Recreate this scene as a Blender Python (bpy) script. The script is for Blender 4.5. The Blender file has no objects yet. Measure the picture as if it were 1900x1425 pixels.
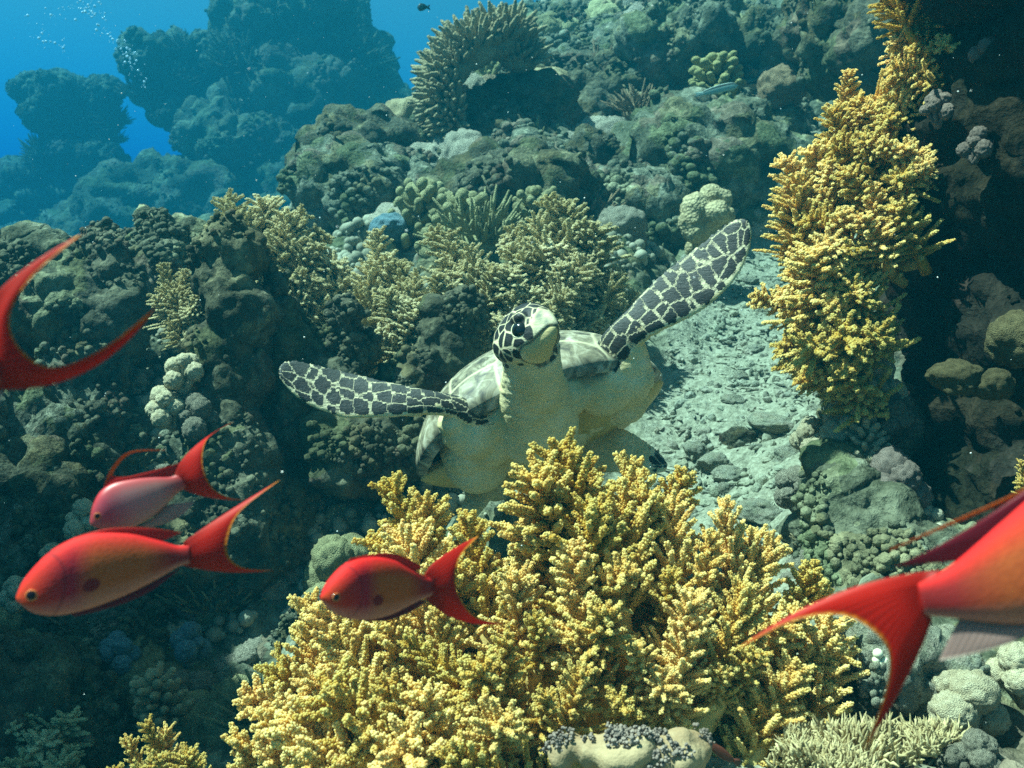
import bpy, math, random
import numpy as np
from mathutils import Vector, Matrix

random.seed(7)
R = math.radians
S = bpy.context.scene
COL = S.collection

# ------------------------------------------------------------------ camera
LENS = 33.0
FPX = 1900 * LENS / 36.0
CAMZ, PITCH = 1.2, R(-8)
cd = bpy.data.cameras.new('camera')
cd.lens, cd.sensor_width, cd.clip_start, cd.clip_end = LENS, 36.0, 0.02, 300.0
cam = bpy.data.objects.new('camera', cd)
COL.objects.link(cam)
cam.location = (0, 0, CAMZ)
cam.rotation_euler = (R(90) + PITCH, 0, 0)
S.camera = cam
cd.dof.use_dof = True
cd.dof.focus_distance = 1.75
cd.dof.aperture_fstop = 9.0

# ------------------------------------------------------------------ sky and sun
SUN_EL, SUN_AZ = R(62), R(-93)          # azimuth from +Y towards +X
W = bpy.data.worlds.new('World')
S.world = W
W.use_nodes = True
wn, wl = W.node_tree.nodes, W.node_tree.links
wn.clear()
sky = wn.new('ShaderNodeTexSky')
sky.sky_type = 'NISHITA'
sky.sun_disc = False
sky.sun_elevation = SUN_EL
sky.sun_rotation = SUN_AZ
wt = wn.new('ShaderNodeMix'); wt.data_type = 'RGBA'; wt.blend_type = 'MULTIPLY'
wt.inputs[0].default_value = 1.0
wt.inputs[7].default_value = (0.60, 0.53, 0.31, 1)     # the water column filters the red out of the sky
bg = wn.new('ShaderNodeBackground'); bg.inputs[1].default_value = 0.08
wo = wn.new('ShaderNodeOutputWorld')
wl.new(sky.outputs[0], wt.inputs[6]); wl.new(wt.outputs[2], bg.inputs[0]); wl.new(bg.outputs[0], wo.inputs[0])
ld = bpy.data.lights.new('sun', 'SUN')
ld.energy, ld.angle, ld.color = 5.0, R(0.6), (1.0, 0.765, 0.53)
sun = bpy.data.objects.new('sun', ld)
COL.objects.link(sun)
sdir = Vector((math.sin(SUN_AZ) * math.cos(SUN_EL), math.cos(SUN_AZ) * math.cos(SUN_EL), math.sin(SUN_EL)))
sun.rotation_euler = sdir.to_track_quat('Z', 'Y').to_euler()
S.view_settings.view_transform = 'Standard'
S.view_settings.look = 'None'
S.view_settings.exposure = 2.25
S.view_settings.gamma = 1.0
S.cycles.max_bounces = 9
S.cycles.diffuse_bounces = 8
S.cycles.glossy_bounces = 2
S.cycles.transmission_bounces = 3
S.cycles.volume_bounces = 1
S.cycles.use_denoising = False

# ------------------------------------------------------------------ helpers: places and noise
_cr, _sr = math.cos(PITCH), math.sin(PITCH)


def P(px, py, d):
    """the world point seen at photo pixel (px, py), d metres in front of the lens"""
    xc, yc = (px - 950) / FPX * d, -(py - 712.5) / FPX * d
    return Vector((xc, d * _cr - yc * _sr, CAMZ + d * _sr + yc * _cr))


def hash3(ix, iy, iz, seed):
    h = (ix.astype(np.int64) * 374761393 + iy.astype(np.int64) * 668265263 + iz.astype(np.int64) * 2147483647 + seed * 974634777) & 0xFFFFFFFF
    h = ((h ^ (h >> 13)) * 1274126177) & 0xFFFFFFFF
    h = ((h ^ (h >> 16)) * 2246822519) & 0xFFFFFFFF
    h = h ^ (h >> 15)
    return (h & 0xFFFFFF) / float(0x1000000)


def vnoise(p, seed=0):
    i = np.floor(p).astype(np.int64)
    f = p - i
    u = f * f * f * (f * (f * 6 - 15) + 10)
    r = 0
    for dx in (0, 1):
        wx = u[:, 0] if dx else 1 - u[:, 0]
        for dy in (0, 1):
            wy = u[:, 1] if dy else 1 - u[:, 1]
            for dz in (0, 1):
                wz = u[:, 2] if dz else 1 - u[:, 2]
                r = r + wx * wy * wz * hash3(i[:, 0] + dx, i[:, 1] + dy, i[:, 2] + dz, seed)
    return r * 2 - 1


def fbm(p, octv=4, seed=0, gain=0.5):
    r, a = 0, 1.0
    for k in range(octv):
        r = r + a * vnoise(p, seed + k * 17)
        p = p * 2.03 + 11.3
        a *= gain
    return r


def worley(p, seed=0):
    """distance to the nearest scattered point, about 0..1"""
    i = np.floor(p).astype(np.int64)
    best = np.full(len(p), 9.0)
    for dx in (-1, 0, 1):
        for dy in (-1, 0, 1):
            for dz in (-1, 0, 1):
                cx, cy, cz = i[:, 0] + dx, i[:, 1] + dy, i[:, 2] + dz
                q = (cx + hash3(cx, cy, cz, seed) - p[:, 0]) ** 2 + (cy + hash3(cx, cy, cz, seed + 5) - p[:, 1]) ** 2 + (cz + hash3(cx, cy, cz, seed + 9) - p[:, 2]) ** 2
                best = np.minimum(best, q)
    return np.sqrt(best)


def knobs(p, seed=0):
    """rounded bumps, 0 in the gaps .. 1 on top"""
    return np.clip(1 - worley(p, seed) ** 2 * 1.25, 0, 1)


# ------------------------------------------------------------------ helpers: meshes and objects
def mesh_np(name, v, f, smooth=True):
    """one mesh from numpy vertices and a list of (n x k) face arrays"""
    me = bpy.data.meshes.new(name)
    if not isinstance(f, (list, tuple)):
        f = [f]
    f = [np.asarray(a, dtype=np.int32) for a in f if len(a)]
    me.vertices.add(len(v))
    me.vertices.foreach_set('co', np.asarray(v, dtype=np.float32).ravel())
    loops = np.concatenate([a.ravel() for a in f])
    tot = np.concatenate([np.full(len(a), a.shape[1], dtype=np.int32) for a in f])
    me.loops.add(len(loops))
    me.loops.foreach_set('vertex_index', loops)
    me.polygons.add(len(tot))
    me.polygons.foreach_set('loop_start', np.concatenate([[0], np.cumsum(tot)[:-1]]).astype(np.int32))
    me.polygons.foreach_set('loop_total', tot)
    me.polygons.foreach_set('use_smooth', np.full(len(tot), smooth))
    me.update(calc_edges=True)
    return me


def verts_np(me):
    a = np.empty(len(me.vertices) * 3, dtype=np.float32)
    me.vertices.foreach_get('co', a)
    return a.reshape(-1, 3).astype(np.float64)


def normals_np(me):
    a = np.empty(len(me.vertices) * 3, dtype=np.float32)
    me.vertex_normals.foreach_get('vector', a)
    return a.reshape(-1, 3).astype(np.float64)


def put(name, me, mat, parent=None, loc=None):
    o = bpy.data.objects.new(name, me)
    COL.objects.link(o)
    if mat is not None:
        if not me.materials:
            me.materials.append(mat)
    if parent is not None:
        o.parent = parent
    if loc is not None:
        o.location = loc
    return o


def tag(o, label=None, cat=None, group=None, kind=None):
    if label: o['label'] = label
    if cat: o['category'] = cat
    if group: o['group'] = group
    if kind: o['kind'] = kind
    return o


def empty(name, loc):
    o = bpy.data.objects.new(name, None)
    o.empty_display_size = 0.05
    COL.objects.link(o)
    o.location = loc
    return o


def ico(sub=1):
    t = (1 + 5 ** 0.5) / 2
    v = np.array([(-1, t, 0), (1, t, 0), (-1, -t, 0), (1, -t, 0), (0, -1, t), (0, 1, t), (0, -1, -t), (0, 1, -t), (t, 0, -1), (t, 0, 1), (-t, 0, -1), (-t, 0, 1)], float)
    v /= np.linalg.norm(v, axis=1)[:, None]
    f = np.array([(0, 11, 5), (0, 5, 1), (0, 1, 7), (0, 7, 10), (0, 10, 11), (1, 5, 9), (5, 11, 4), (11, 10, 2), (10, 7, 6), (7, 1, 8), (3, 9, 4), (3, 4, 2), (3, 2, 6), (3, 6, 8), (3, 8, 9), (4, 9, 5), (2, 4, 11), (6, 2, 10), (8, 6, 7), (9, 8, 1)])
    for _ in range(sub - 1):
        n = len(v)
        e = np.sort(np.concatenate([f[:, [0, 1]], f[:, [1, 2]], f[:, [2, 0]]]), axis=1)
        u, inv = np.unique(e, axis=0, return_inverse=True)
        inv = inv.ravel()
        m = v[u[:, 0]] + v[u[:, 1]]
        m /= np.linalg.norm(m, axis=1)[:, None]
        v = np.concatenate([v, m])
        k = len(f)
        a, b, c = inv[:k] + n, inv[k:2 * k] + n, inv[2 * k:] + n
        f = np.concatenate([np.stack([f[:, 0], a, c], 1), np.stack([f[:, 1], b, a], 1), np.stack([f[:, 2], c, b], 1), np.stack([a, b, c], 1)])
    return v, f


class Bag:
    """collects triangles and quads of many shapes for one mesh"""
    def __init__(self):
        self.v, self.t, self.q, self.n = [], [], [], 0

    def add(self, v, t=None, q=None):
        self.v.append(np.asarray(v, float))
        if t is not None and len(t): self.t.append(np.asarray(t) + self.n)
        if q is not None and len(q): self.q.append(np.asarray(q) + self.n)
        self.n += len(v)

    def balls(self, c, r, sub=1, stretch=None):
        """many little balls at once: centres c, radii r"""
        iv, fi = ico(sub)
        c, r = np.asarray(c, float), np.asarray(r, float)
        v = (iv[None] * r[:, None, None] + c[:, None]).reshape(-1, 3)
        t = (fi[None] + (np.arange(len(c)) * len(iv))[:, None, None]).reshape(-1, 3)
        self.add(v, t)

    def tube(self, pts, rad, n=10, cap=True):
        pts = np.asarray(pts, float); rad = np.asarray(rad, float)
        m = len(pts)
        tan = np.gradient(pts, axis=0)
        tan /= np.linalg.norm(tan, axis=1)[:, None] + 1e-9
        ref = np.array([0.3, 0.9, 0.2]) if abs(tan[0][1]) < 0.8 else np.array([1.0, 0, 0.2])
        vs = []
        a = np.arange(n) * 2 * math.pi / n
        for k in range(m):
            s = np.cross(tan[k], ref); s /= np.linalg.norm(s)
            b = np.cross(tan[k], s)
            vs.append(pts[k] + rad[k] * (np.cos(a)[:, None] * s + np.sin(a)[:, None] * b))
        v = np.concatenate(vs + [pts[:1] - tan[:1] * rad[0] * .5, pts[-1:] + tan[-1:] * rad[-1] * .6])
        q = [(k * n + j, k * n + (j + 1) % n, (k + 1) * n + (j + 1) % n, (k + 1) * n + j) for k in range(m - 1) for j in range(n)]
        t = [(m * n, (j + 1) % n, j) for j in range(n)] + [(m * n + 1, (m - 1) * n + j, (m - 1) * n + (j + 1) % n) for j in range(n)]
        self.add(v, t, q)

    def mesh(self, name, smooth=True):
        fs = []
        if self.t: fs.append(np.concatenate(self.t))
        if self.q: fs.append(np.concatenate(self.q))
        return mesh_np(name, np.concatenate(self.v), fs, smooth)


def remesh(bag, voxel, smooth=0):
    """fuse overlapping closed shapes into one skin; returns vertices and quads"""
    me = bag.mesh('tmp')
    o = bpy.data.objects.new('tmp', me)
    COL.objects.link(o)
    md = o.modifiers.new('r', 'REMESH'); md.mode = 'VOXEL'; md.voxel_size = voxel; md.use_smooth_shade = True
    if smooth:
        ms = o.modifiers.new('s', 'SMOOTH'); ms.factor = 0.5; ms.iterations = smooth
    dg = bpy.context.evaluated_depsgraph_get()
    ev = o.evaluated_get(dg)
    m2 = bpy.data.meshes.new_from_object(ev)
    bpy.data.objects.remove(o)
    bpy.data.meshes.remove(me)
    return m2


def displace(me, fn):
    v, n = verts_np(me), normals_np(me)
    v = v + n * fn(v)[:, None]
    me.vertices.foreach_set('co', v.astype(np.float32).ravel())
    me.update()
    return me


# ------------------------------------------------------------------ materials
def mat(name):
    m = bpy.data.materials.new(name)
    m.use_nodes = True
    nt = m.node_tree
    nt.nodes.clear()
    out = nt.nodes.new('ShaderNodeOutputMaterial')
    b = nt.nodes.new('ShaderNodeBsdfPrincipled')
    b.inputs['Roughness'].default_value = 0.8
    b.inputs['Specular IOR Level'].default_value = 0.2
    nt.links.new(b.outputs[0], out.inputs[0])
    return m, nt, b, out


def N(nt, t, **kw):
    n = nt.nodes.new(t)
    for k, v in kw.items():
        if k.startswith('i_'):
            n.inputs[k[2:].replace('_', ' ')].default_value = v
        elif k.startswith('n_'):
            n.inputs[int(k[2:])].default_value = v
        else:
            setattr(n, k, v)
    return n


def ramp(nt, src, stops, interp='LINEAR'):
    n = nt.nodes.new('ShaderNodeValToRGB')
    n.color_ramp.interpolation = interp
    while len(n.color_ramp.elements) < len(stops):
        n.color_ramp.elements.new(0.5)
    for e, (p, c) in zip(n.color_ramp.elements, stops):
        e.position = p
        e.color = (c, c, c, 1) if isinstance(c, (int, float)) else (*c, 1)
    nt.links.new(src, n.inputs[0])
    return n.outputs[0]


def mix(nt, fac, a, b, mode='MIX'):
    n = nt.nodes.new('ShaderNodeMix'); n.data_type = 'RGBA'; n.blend_type = mode
    for k, val in ((0, fac), (6, a), (7, b)):
        sock = n.inputs[k]
        if isinstance(val, bpy.types.NodeSocket):
            nt.links.new(val, sock)
        elif isinstance(val, (int, float)):
            sock.default_value = val if k == 0 else (val, val, val, 1)
        else:
            sock.default_value = (*val, 1)
    return n.outputs[2]


def noise_tex(nt, scale, detail=5, rough=0.6, co=None, dist=0.0):
    n = nt.nodes.new('ShaderNodeTexNoise')
    n.inputs['Scale'].default_value = scale
    n.inputs['Detail'].default_value = detail
    n.inputs['Roughness'].default_value = rough
    n.inputs['Distortion'].default_value = dist
    if co is not None: nt.links.new(co, n.inputs['Vector'])
    return n.outputs[0]


def voro(nt, scale, feature='F1', co=None, rnd=1.0, dim='3D'):
    n = nt.nodes.new('ShaderNodeTexVoronoi')
    n.feature = feature
    n.voronoi_dimensions = dim
    n.inputs['Scale'].default_value = scale
    n.inputs['Randomness'].default_value = rnd
    if co is not None: nt.links.new(co, n.inputs['Vector'])
    return n


def coords(nt, kind='Object'):
    n = nt.nodes.new('ShaderNodeTexCoord')
    return n.outputs[kind]


def bump(nt, b, h, strength=0.5, dist=0.01, prev=None):
    n = nt.nodes.new('ShaderNodeBump')
    n.inputs['Strength'].default_value = strength
    n.inputs['Distance'].default_value = dist
    nt.links.new(h, n.inputs['Height'])
    if prev is not None: nt.links.new(prev, n.inputs['Normal'])
    nt.links.new(n.outputs[0], b.inputs['Normal'])
    return n.outputs[0]


def reef_material(name, dark, mid, pale, s=1.0, turf=(0.05, 0.06, 0.03), variety=0.75):
    m, nt, b, out = mat(name)
    co = coords(nt)
    n1 = noise_tex(nt, 2.2 * s, 6, 0.65, co)
    n2 = noise_tex(nt, 13 * s, 6, 0.7, co, 0.5)
    n3 = noise_tex(nt, 70 * s, 4, 0.7, co)
    v1 = voro(nt, 38 * s, 'F1', co).outputs[0]
    c = ramp(nt, n2, [(0.30, dark), (0.48, mid), (0.68, pale)])
    c = mix(nt, ramp(nt, n1, [(0.42, 0.0), (0.62, 0.75)]), c, turf)
    c = mix(nt, ramp(nt, n3, [(0.5, 0.0), (0.72, 0.5)]), c, pale)
    vp = voro(nt, 5.5 * s, 'F1', None)
    dw = nt.nodes.new('ShaderNodeVectorMath'); dw.operation = 'MULTIPLY_ADD'
    nz = nt.nodes.new('ShaderNodeTexNoise'); nz.inputs['Scale'].default_value = 9 * s; nt.links.new(co, nz.inputs['Vector'])
    nt.links.new(nz.outputs[1], dw.inputs[0]); dw.inputs[1].default_value = (.28 / s,) * 3; nt.links.new(co, dw.inputs[2])
    nt.links.new(dw.outputs[0], vp.inputs['Vector'])
    sp = nt.nodes.new('ShaderNodeSeparateColor'); nt.links.new(vp.outputs[1], sp.inputs[0])
    tint = ramp(nt, sp.outputs[0], [(0.0, (1, 1, 1)), (0.30, (1.0, 0.86, 0.62)), (0.45, (0.70, 0.78, 0.52)), (0.60, (1.0, 0.74, 0.72)), (0.72, (1.35, 1.3, 1.1)), (0.85, (0.55, 0.55, 0.5))], 'CONSTANT')
    c = mix(nt, variety, c, tint, 'MULTIPLY')
    nt.links.new(c, b.inputs['Base Color'])
    b.inputs['Roughness'].default_value = 0.95
    b.inputs['Specular IOR Level'].default_value = 0.1
    p = bump(nt, b, n2, 0.7, 0.03 / s)
    p = bump(nt, b, v1, 0.6, 0.012 / s, p)
    bump(nt, b, n3, 0.7, 0.008 / s, p)
    return m


def polyp_material(name, hi, lo, glow=0.25, scale=9.0, fuzz=0.0):
    m, nt, b, out = mat(name)
    co = coords(nt)
    n1 = noise_tex(nt, scale, 3, 0.6, co)
    n2 = noise_tex(nt, 160, 2, 0.6, co)
    c = ramp(nt, n1, [(0.36, lo), (0.60, hi)])
    c = mix(nt, ramp(nt, n2, [(0.45, 0.0), (0.75, 0.45)]), c, tuple(min(1, x * 1.15 + 0.03) for x in hi))
    nt.links.new(c, b.inputs['Base Color'])
    b.inputs['Roughness'].default_value = 0.75
    tr = nt.nodes.new('ShaderNodeBsdfTranslucent')
    nt.links.new(c, tr.inputs[0])
    mx = nt.nodes.new('ShaderNodeMixShader')
    mx.inputs[0].default_value = glow
    nt.links.new(b.outputs[0], mx.inputs[1]); nt.links.new(tr.outputs[0], mx.inputs[2])
    nt.links.new(mx.outputs[0], out.inputs[0])
    bump(nt, b, noise_tex(nt, 220, 2, 0.5, co), 0.5, 0.003)
    return m


M = {}
M['reef'] = reef_material('reef_rock_surface', (0.038, 0.042, 0.029), (0.13, 0.133, 0.09), (0.34, 0.335, 0.235))
M['reef_dark'] = reef_material('wall_shade_darkened', (0.009, 0.008, 0.006), (0.023, 0.019, 0.014), (0.060, 0.049, 0.036), turf=(0.013, 0.014, 0.008))  # albedo pushed near black so the wall's shade sits in its colour
M['far'] = reef_material('far_reef', (0.05, 0.05, 0.035), (0.11, 0.105, 0.065), (0.22, 0.21, 0.13), s=0.5)

# ------------------------------------------------------------------ sea bed (one heightfield sheet)
CTRL = [  # photo pixel x, y and the distance at which the bottom is seen there
    (1350, 1000, 2.4), (1300, 850, 2.75), (1350, 700, 3.2), (1400, 550, 3.9), (1420, 450, 4.3), (1250, 520, 3.9),
    (1200, 300, 5.2), (1450, 300, 5.0), (1200, 150, 6.0), (1450, 150, 5.7), (1200, 30, 7.0), (1500, 30, 6.4), (1000, 100, 6.6), (1000, 260, 5.5),
    (900, 380, 4.7), (750, 300, 5.6), (640, 420, 5.0), (500, 500, 4.2), (800, 560, 3.7), (1000, 560, 3.6), (1100, 470, 4.2),
    (800, 700, 3.1), (640, 620, 3.3), (640, 800, 2.85), (900, 900, 2.6), (700, 1000, 2.5),
    (450, 560, 3.3), (300, 600, 3.2), (100, 600, 3.1), (-150, 600, 3.1),
    (300, 480, 3.5), (100, 490, 3.5), (-150, 480, 3.6),
    (400, 800, 2.9), (200, 850, 2.8), (0, 850, 2.8), (-200, 850, 2.8),
    (450, 1050, 2.55), (250, 1100, 2.5), (0, 1100, 2.5), (500, 1300, 2.2), (250, 1350, 2.15), (0, 1350, 2.1), (-200, 1400, 2.0),
    (700, 1450, 1.6), (1000, 1440, 1.35), (1250, 1400, 1.30), (1500, 1400, 1.35), (1700, 1330, 1.5), (1900, 1350, 1.4), (2100, 1350, 1.4),
    (1550, 1150, 1.8), (1520, 1000, 2.1), (1500, 850, 2.5), (1700, 1150, 1.8), (1700, 850, 2.4), (1900, 850, 2.4), (1600, 600, 3.2),
]
pts = np.array([P(*c) for c in CTRL])
extra = [(-2.3, 5.2, 0.0), (-4.4, 6.5, -1.3), (-2.5, 7.5, 1.05), (-3.3, 8.8, 1.15), (-4.2, 9.2, 0.4), (-5.4, 9.4, -1.2), (-1.2, 7.2, 1.3), (-1.9, 6.2, 0.55), (-6, 6, -1.6), (-9, 10, -2.5), (-1.0, 9.0, 1.6), (0.5, 10, 3.6), (2.5, 10, 4.4), (-3, 13, -0.8), (0, 15, 4),
         (5, 10, 5), (5, 6, 3.8), (4, 3.5, 2.2), (4, 1.5, 1.2), (-4, 3.0, 0.6), (-4, 1.5, -0.3), (-1.0, 0.9, 0.1), (0, 0.6, 0.45), (1.0, 0.6, 0.45), (0, -1.5, 0.2), (3, -1.5, 0.3), (-3, -1.5, -0.4), (-9, 3, -1.5), (9, 8, 5), (9, 0, 2), (-9, -1.5, -1.5), (-6, 16, -2), (6, 16, 5.5)]
pts = np.concatenate([pts, np.array(extra)])


def tps_fit(xy, z, lam=0.02):
    n = len(xy)
    d = np.linalg.norm(xy[:, None] - xy[None], axis=2)
    K = np.where(d > 0, d * d * np.log(d + 1e-12), 0) + lam * np.eye(n)
    A = np.zeros((n + 3, n + 3))
    A[:n, :n] = K; A[:n, n] = 1; A[:n, n + 1:] = xy; A[n, :n] = 1; A[n + 1:, :n] = xy.T
    return np.linalg.solve(A, np.concatenate([z, [0, 0, 0]]))


TPS = tps_fit(pts[:, :2], pts[:, 2])


def base_z(x, y):
    x, y = np.atleast_1d(np.asarray(x, float)), np.atleast_1d(np.asarray(y, float))
    r = TPS[-3] + TPS[-2] * x + TPS[-1] * y
    for k in range(len(pts)):
        d2 = (x - pts[k, 0]) ** 2 + (y - pts[k, 1]) ** 2
        r = r + TPS[k] * 0.5 * d2 * np.log(d2 + 1e-12)
    return r


def sandy(x, y):
    """1 on the rubble chute beside the turtle, 0 on the reef"""
    x, y = np.atleast_1d(np.asarray(x, float)), np.atleast_1d(np.asarray(y, float))
    cx = np.interp(y, [1.2, 2.0, 2.6, 3.2, 3.8, 4.4, 5.0], [0.32, 0.42, 0.62, 0.85, 1.0, 1.12, 1.2])
    w = np.interp(y, [1.0, 2.0, 2.6, 3.2, 3.8, 4.4, 5.0], [0.15, 0.28, 0.45, 0.48, 0.42, 0.26, 0.05])
    return np.clip(1.5 - np.abs(x - cx) / np.maximum(w, 1e-3) * 1.2, 0, 1) * np.clip((4.7 - y) / .5, 0, 1)


def ground(x, y):
    """height of the finished sea bed (no normal displacement of the small knobs)"""
    x, y = np.atleast_1d(np.asarray(x, float)), np.atleast_1d(np.asarray(y, float))
    z = base_z(x, y)
    p = np.stack([x, y, 0 * x], 1)
    s = sandy(x, y)
    far = np.clip((y - 1.0) / 4.0, 0.25, 1.6)
    rough = (fbm(p * 1.1, 4, 3) * 0.16 + (knobs(p * 2.1 + 5, 11) - 0.5) * 0.26 + (knobs(p * 5.0, 23) - 0.5) * 0.10) * far
    z = np.where(z > 4.0, 4.0 + (z - 4.0) * .25, z)
    return z + rough * (1 - s) + s * (fbm(p * 3.0, 3, 8) * 0.025)


gx = np.concatenate([np.linspace(-10, -2.6, 60)[:-1], np.linspace(-2.6, 2.6, 560), np.linspace(2.6, 10, 60)[1:]])
gy = np.concatenate([np.linspace(-3, 1.0, 30)[:-1], np.linspace(1.0, 5.5, 520), np.linspace(5.5, 8.5, 170)[1:], np.linspace(8.5, 17, 90)[1:]])
GX, GY = np.meshgrid(gx, gy)
X, Y = GX.ravel(), GY.ravel()
Z = ground(X, Y)
nx_, ny_ = len(gx), len(gy)
idx = np.arange(nx_ * ny_).reshape(ny_, nx_)
quads = np.stack([idx[:-1, :-1], idx[:-1, 1:], idx[1:, 1:], idx[1:, :-1]], 2).reshape(-1, 4)
gm = mesh_np('sea_bed', np.stack([X, Y, Z], 1), quads)


def gdisp(v):
    s = sandy(v[:, 0], v[:, 1])
    k = (knobs(v * 9, 31) - 0.4) * 0.05 + (knobs(v * 19, 37) - 0.4) * 0.026 + fbm(v * 14, 3, 41) * 0.014
    g = (knobs(v * 38, 43) - 0.4) * 0.005 + fbm(v * 9, 4, 4) * 0.012
    return k * (1 - s) + g * s


displace(gm, gdisp)
v = verts_np(gm)
at = gm.attributes.new('sand', 'FLOAT', 'POINT')
at.data.foreach_set('value', sandy(v[:, 0], v[:, 1]).astype(np.float32))


def seabed_material():
    m = reef_material('sea_bed_surface', (0.038, 0.042, 0.029), (0.13, 0.133, 0.09), (0.34, 0.335, 0.235))
    nt = m.node_tree
    b = [n for n in nt.nodes if n.type == 'BSDF_PRINCIPLED'][0]
    old = b.inputs['Base Color'].links[0].from_socket
    a = nt.nodes.new('ShaderNodeAttribute'); a.attribute_name = 'sand'
    co = coords(nt)
    sc = ramp(nt, noise_tex(nt, 55, 6, 0.75, co), [(0.30, (0.11, 0.108, 0.072)), (0.5, (0.26, 0.25, 0.175)), (0.7, (0.42, 0.405, 0.30))])
    fac = ramp(nt, a.outputs['Fac'], [(0.25, 0.0), (0.75, 1.0)])
    nt.links.new(mix(nt, fac, old, sc), b.inputs['Base Color'])
    return m


M['seabed'] = seabed_material()
tag(put('sea_bed', gm, M['seabed']), kind='structure')


# ------------------------------------------------------------------ rocks
def encrust(me, seed, n, r0, r1, thr=.16, zmin=-.3):
    """the same surface with crusts of small rounded polyps grown on it in patches"""
    rs = np.random.RandomState(seed)
    v, nn = verts_np(me), normals_np(me)
    L = r1 * 9
    ok_ = np.nonzero((fbm(v / L, 2, seed + 2) > thr) & (nn[:, 2] > zmin))[0]
    if not len(ok_): return me
    pk = rs.choice(ok_, min(n * 3, len(ok_)), False)
    r = r0 + (r1 - r0) * rs.rand(len(pk)) ** 3
    bag = Bag()
    q = np.empty(len(me.loops), dtype=np.int32); me.loops.foreach_get('vertex_index', q)
    tot = np.empty(len(me.polygons), dtype=np.int32); me.polygons.foreach_get('loop_total', tot)
    st = np.concatenate([[0], np.cumsum(tot)[:-1]])
    f4, f3 = tot == 4, tot == 3
    bag.add(v, q[st[f3][:, None] + np.arange(3)] if f3.any() else None, q[st[f4][:, None] + np.arange(4)] if f4.any() else None)
    bag.balls(v[pk] + nn[pk] * r[:, None] * .45, r, 2 if r1 > .02 else 1)
    m2 = bag.mesh(me.name)
    for m_ in me.materials: m2.materials.append(m_)
    return m2


def rock(name, balls, voxel, amp=1.0, seed=0, scale=1.0, material=None, smooth=3, enc=True):
    """a reef rock fused from rough balls [(point, radius)], knobbly all over; base at its lowest point"""
    bg_ = Bag()
    for c, r in balls:
        iv, fi = ico(4)
        bg_.add(iv * (np.array(r) if hasattr(r, '__len__') else r) + np.array(c), fi)
    me = remesh(bg_, voxel, smooth)
    s = scale
    displace(me, lambda v: amp * (fbm(v * 3.1 / s, 4, seed) * 0.10 * s + (knobs(v * 4.5 / s, seed + 3) - .4) * 0.12 * s))
    displace(me, lambda v: amp * ((knobs(v * 12 / s, seed + 7) - .4) * 0.04 * s + fbm(v * 17 / s, 3, seed + 9) * 0.022 * s))
    me = encrust(me, seed, 280, .0035 * (s / .42) ** .5, .016 * (s / .42) ** .5) if enc else me
    me.name = name
    v = verts_np(me)
    o = np.array([v[:, 0].mean(), v[:, 1].mean(), v[:, 2].min()])
    me.vertices.foreach_set('co', (v - o).astype(np.float32).ravel())
    me.polygons.foreach_set('use_smooth', np.ones(len(me.polygons), bool))
    me.materials.clear()
    return put(name, me, material or M['reef'], loc=Vector(o))


def PB(*a):
    """list of (px, py, d, r) -> [(world point, r)]"""
    return [(P(x, y, d), r) for x, y, d, r in a]


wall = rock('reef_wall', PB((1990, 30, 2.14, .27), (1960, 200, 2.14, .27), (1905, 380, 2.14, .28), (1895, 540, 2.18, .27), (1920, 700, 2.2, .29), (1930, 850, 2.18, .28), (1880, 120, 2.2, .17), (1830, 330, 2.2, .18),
                          (1800, 480, 2.25, .17), (1810, 620, 2.3, .17), (1830, 780, 2.3, .18), (1790, 930, 2.25, .17), (1830, 1050, 2.1, .22), (1720, 1110, 2.1, .13), (2080, 250, 2.0, .42), (2120, 700, 2.1, .48), (2080, 1000, 2.1, .46), (2040, -140, 2.0, .36), (2160, -100, 2.1, .5), (1860, -240, 2.1, .26), (1960, -270, 1.85, .34)),  # last balls: an unseen overhead brow, added to shade the wall face
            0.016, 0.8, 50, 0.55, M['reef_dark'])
tag(wall, 'tall dark shaded reef wall rising beside the sunlit yellow soft corals', 'reef wall')
b4 = rock('reef_rock', PB((230, 430, 13.5, 0.79), (300, 410, 13.5, 0.66), (170, 470, 13.5, 0.79), (345, 360, 13.6, 0.53), (280, 330, 13.6, 0.29), (390, 420, 13.5, 0.79)), 0.065, 1.0, 66, 1.45, M['far'])
tag(b4, 'low hazy reef mound filling the gap between the two far pinnacles', 'rock')
# unseen rock wall added beyond the left edge to throw shade over the near slope
shade_wall = rock('reef_wall', [((-2.45, 1.3, .6), .55), ((-2.65, 2.0, .8), .6), ((-2.5, 1.5, 1.5), .5), ((-2.3, 1.2, 1.9), .40), ((-2.5, 1.9, 2.0), .45), ((-2.2, 1.4, 2.4), .42), ((-2.4, 1.9, 2.5), .4), ((-2.3, .95, 1.0), .4), ((-2.2, 1.6, 2.8), .32), ((-2.15, 1.1, 2.5), .3)], 0.03, 1.0, 55, .9, M['reef_dark'])
tag(shade_wall, 'unseen steep reef wall added beyond the left frame edge to shade the near slope', 'reef wall')
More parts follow.
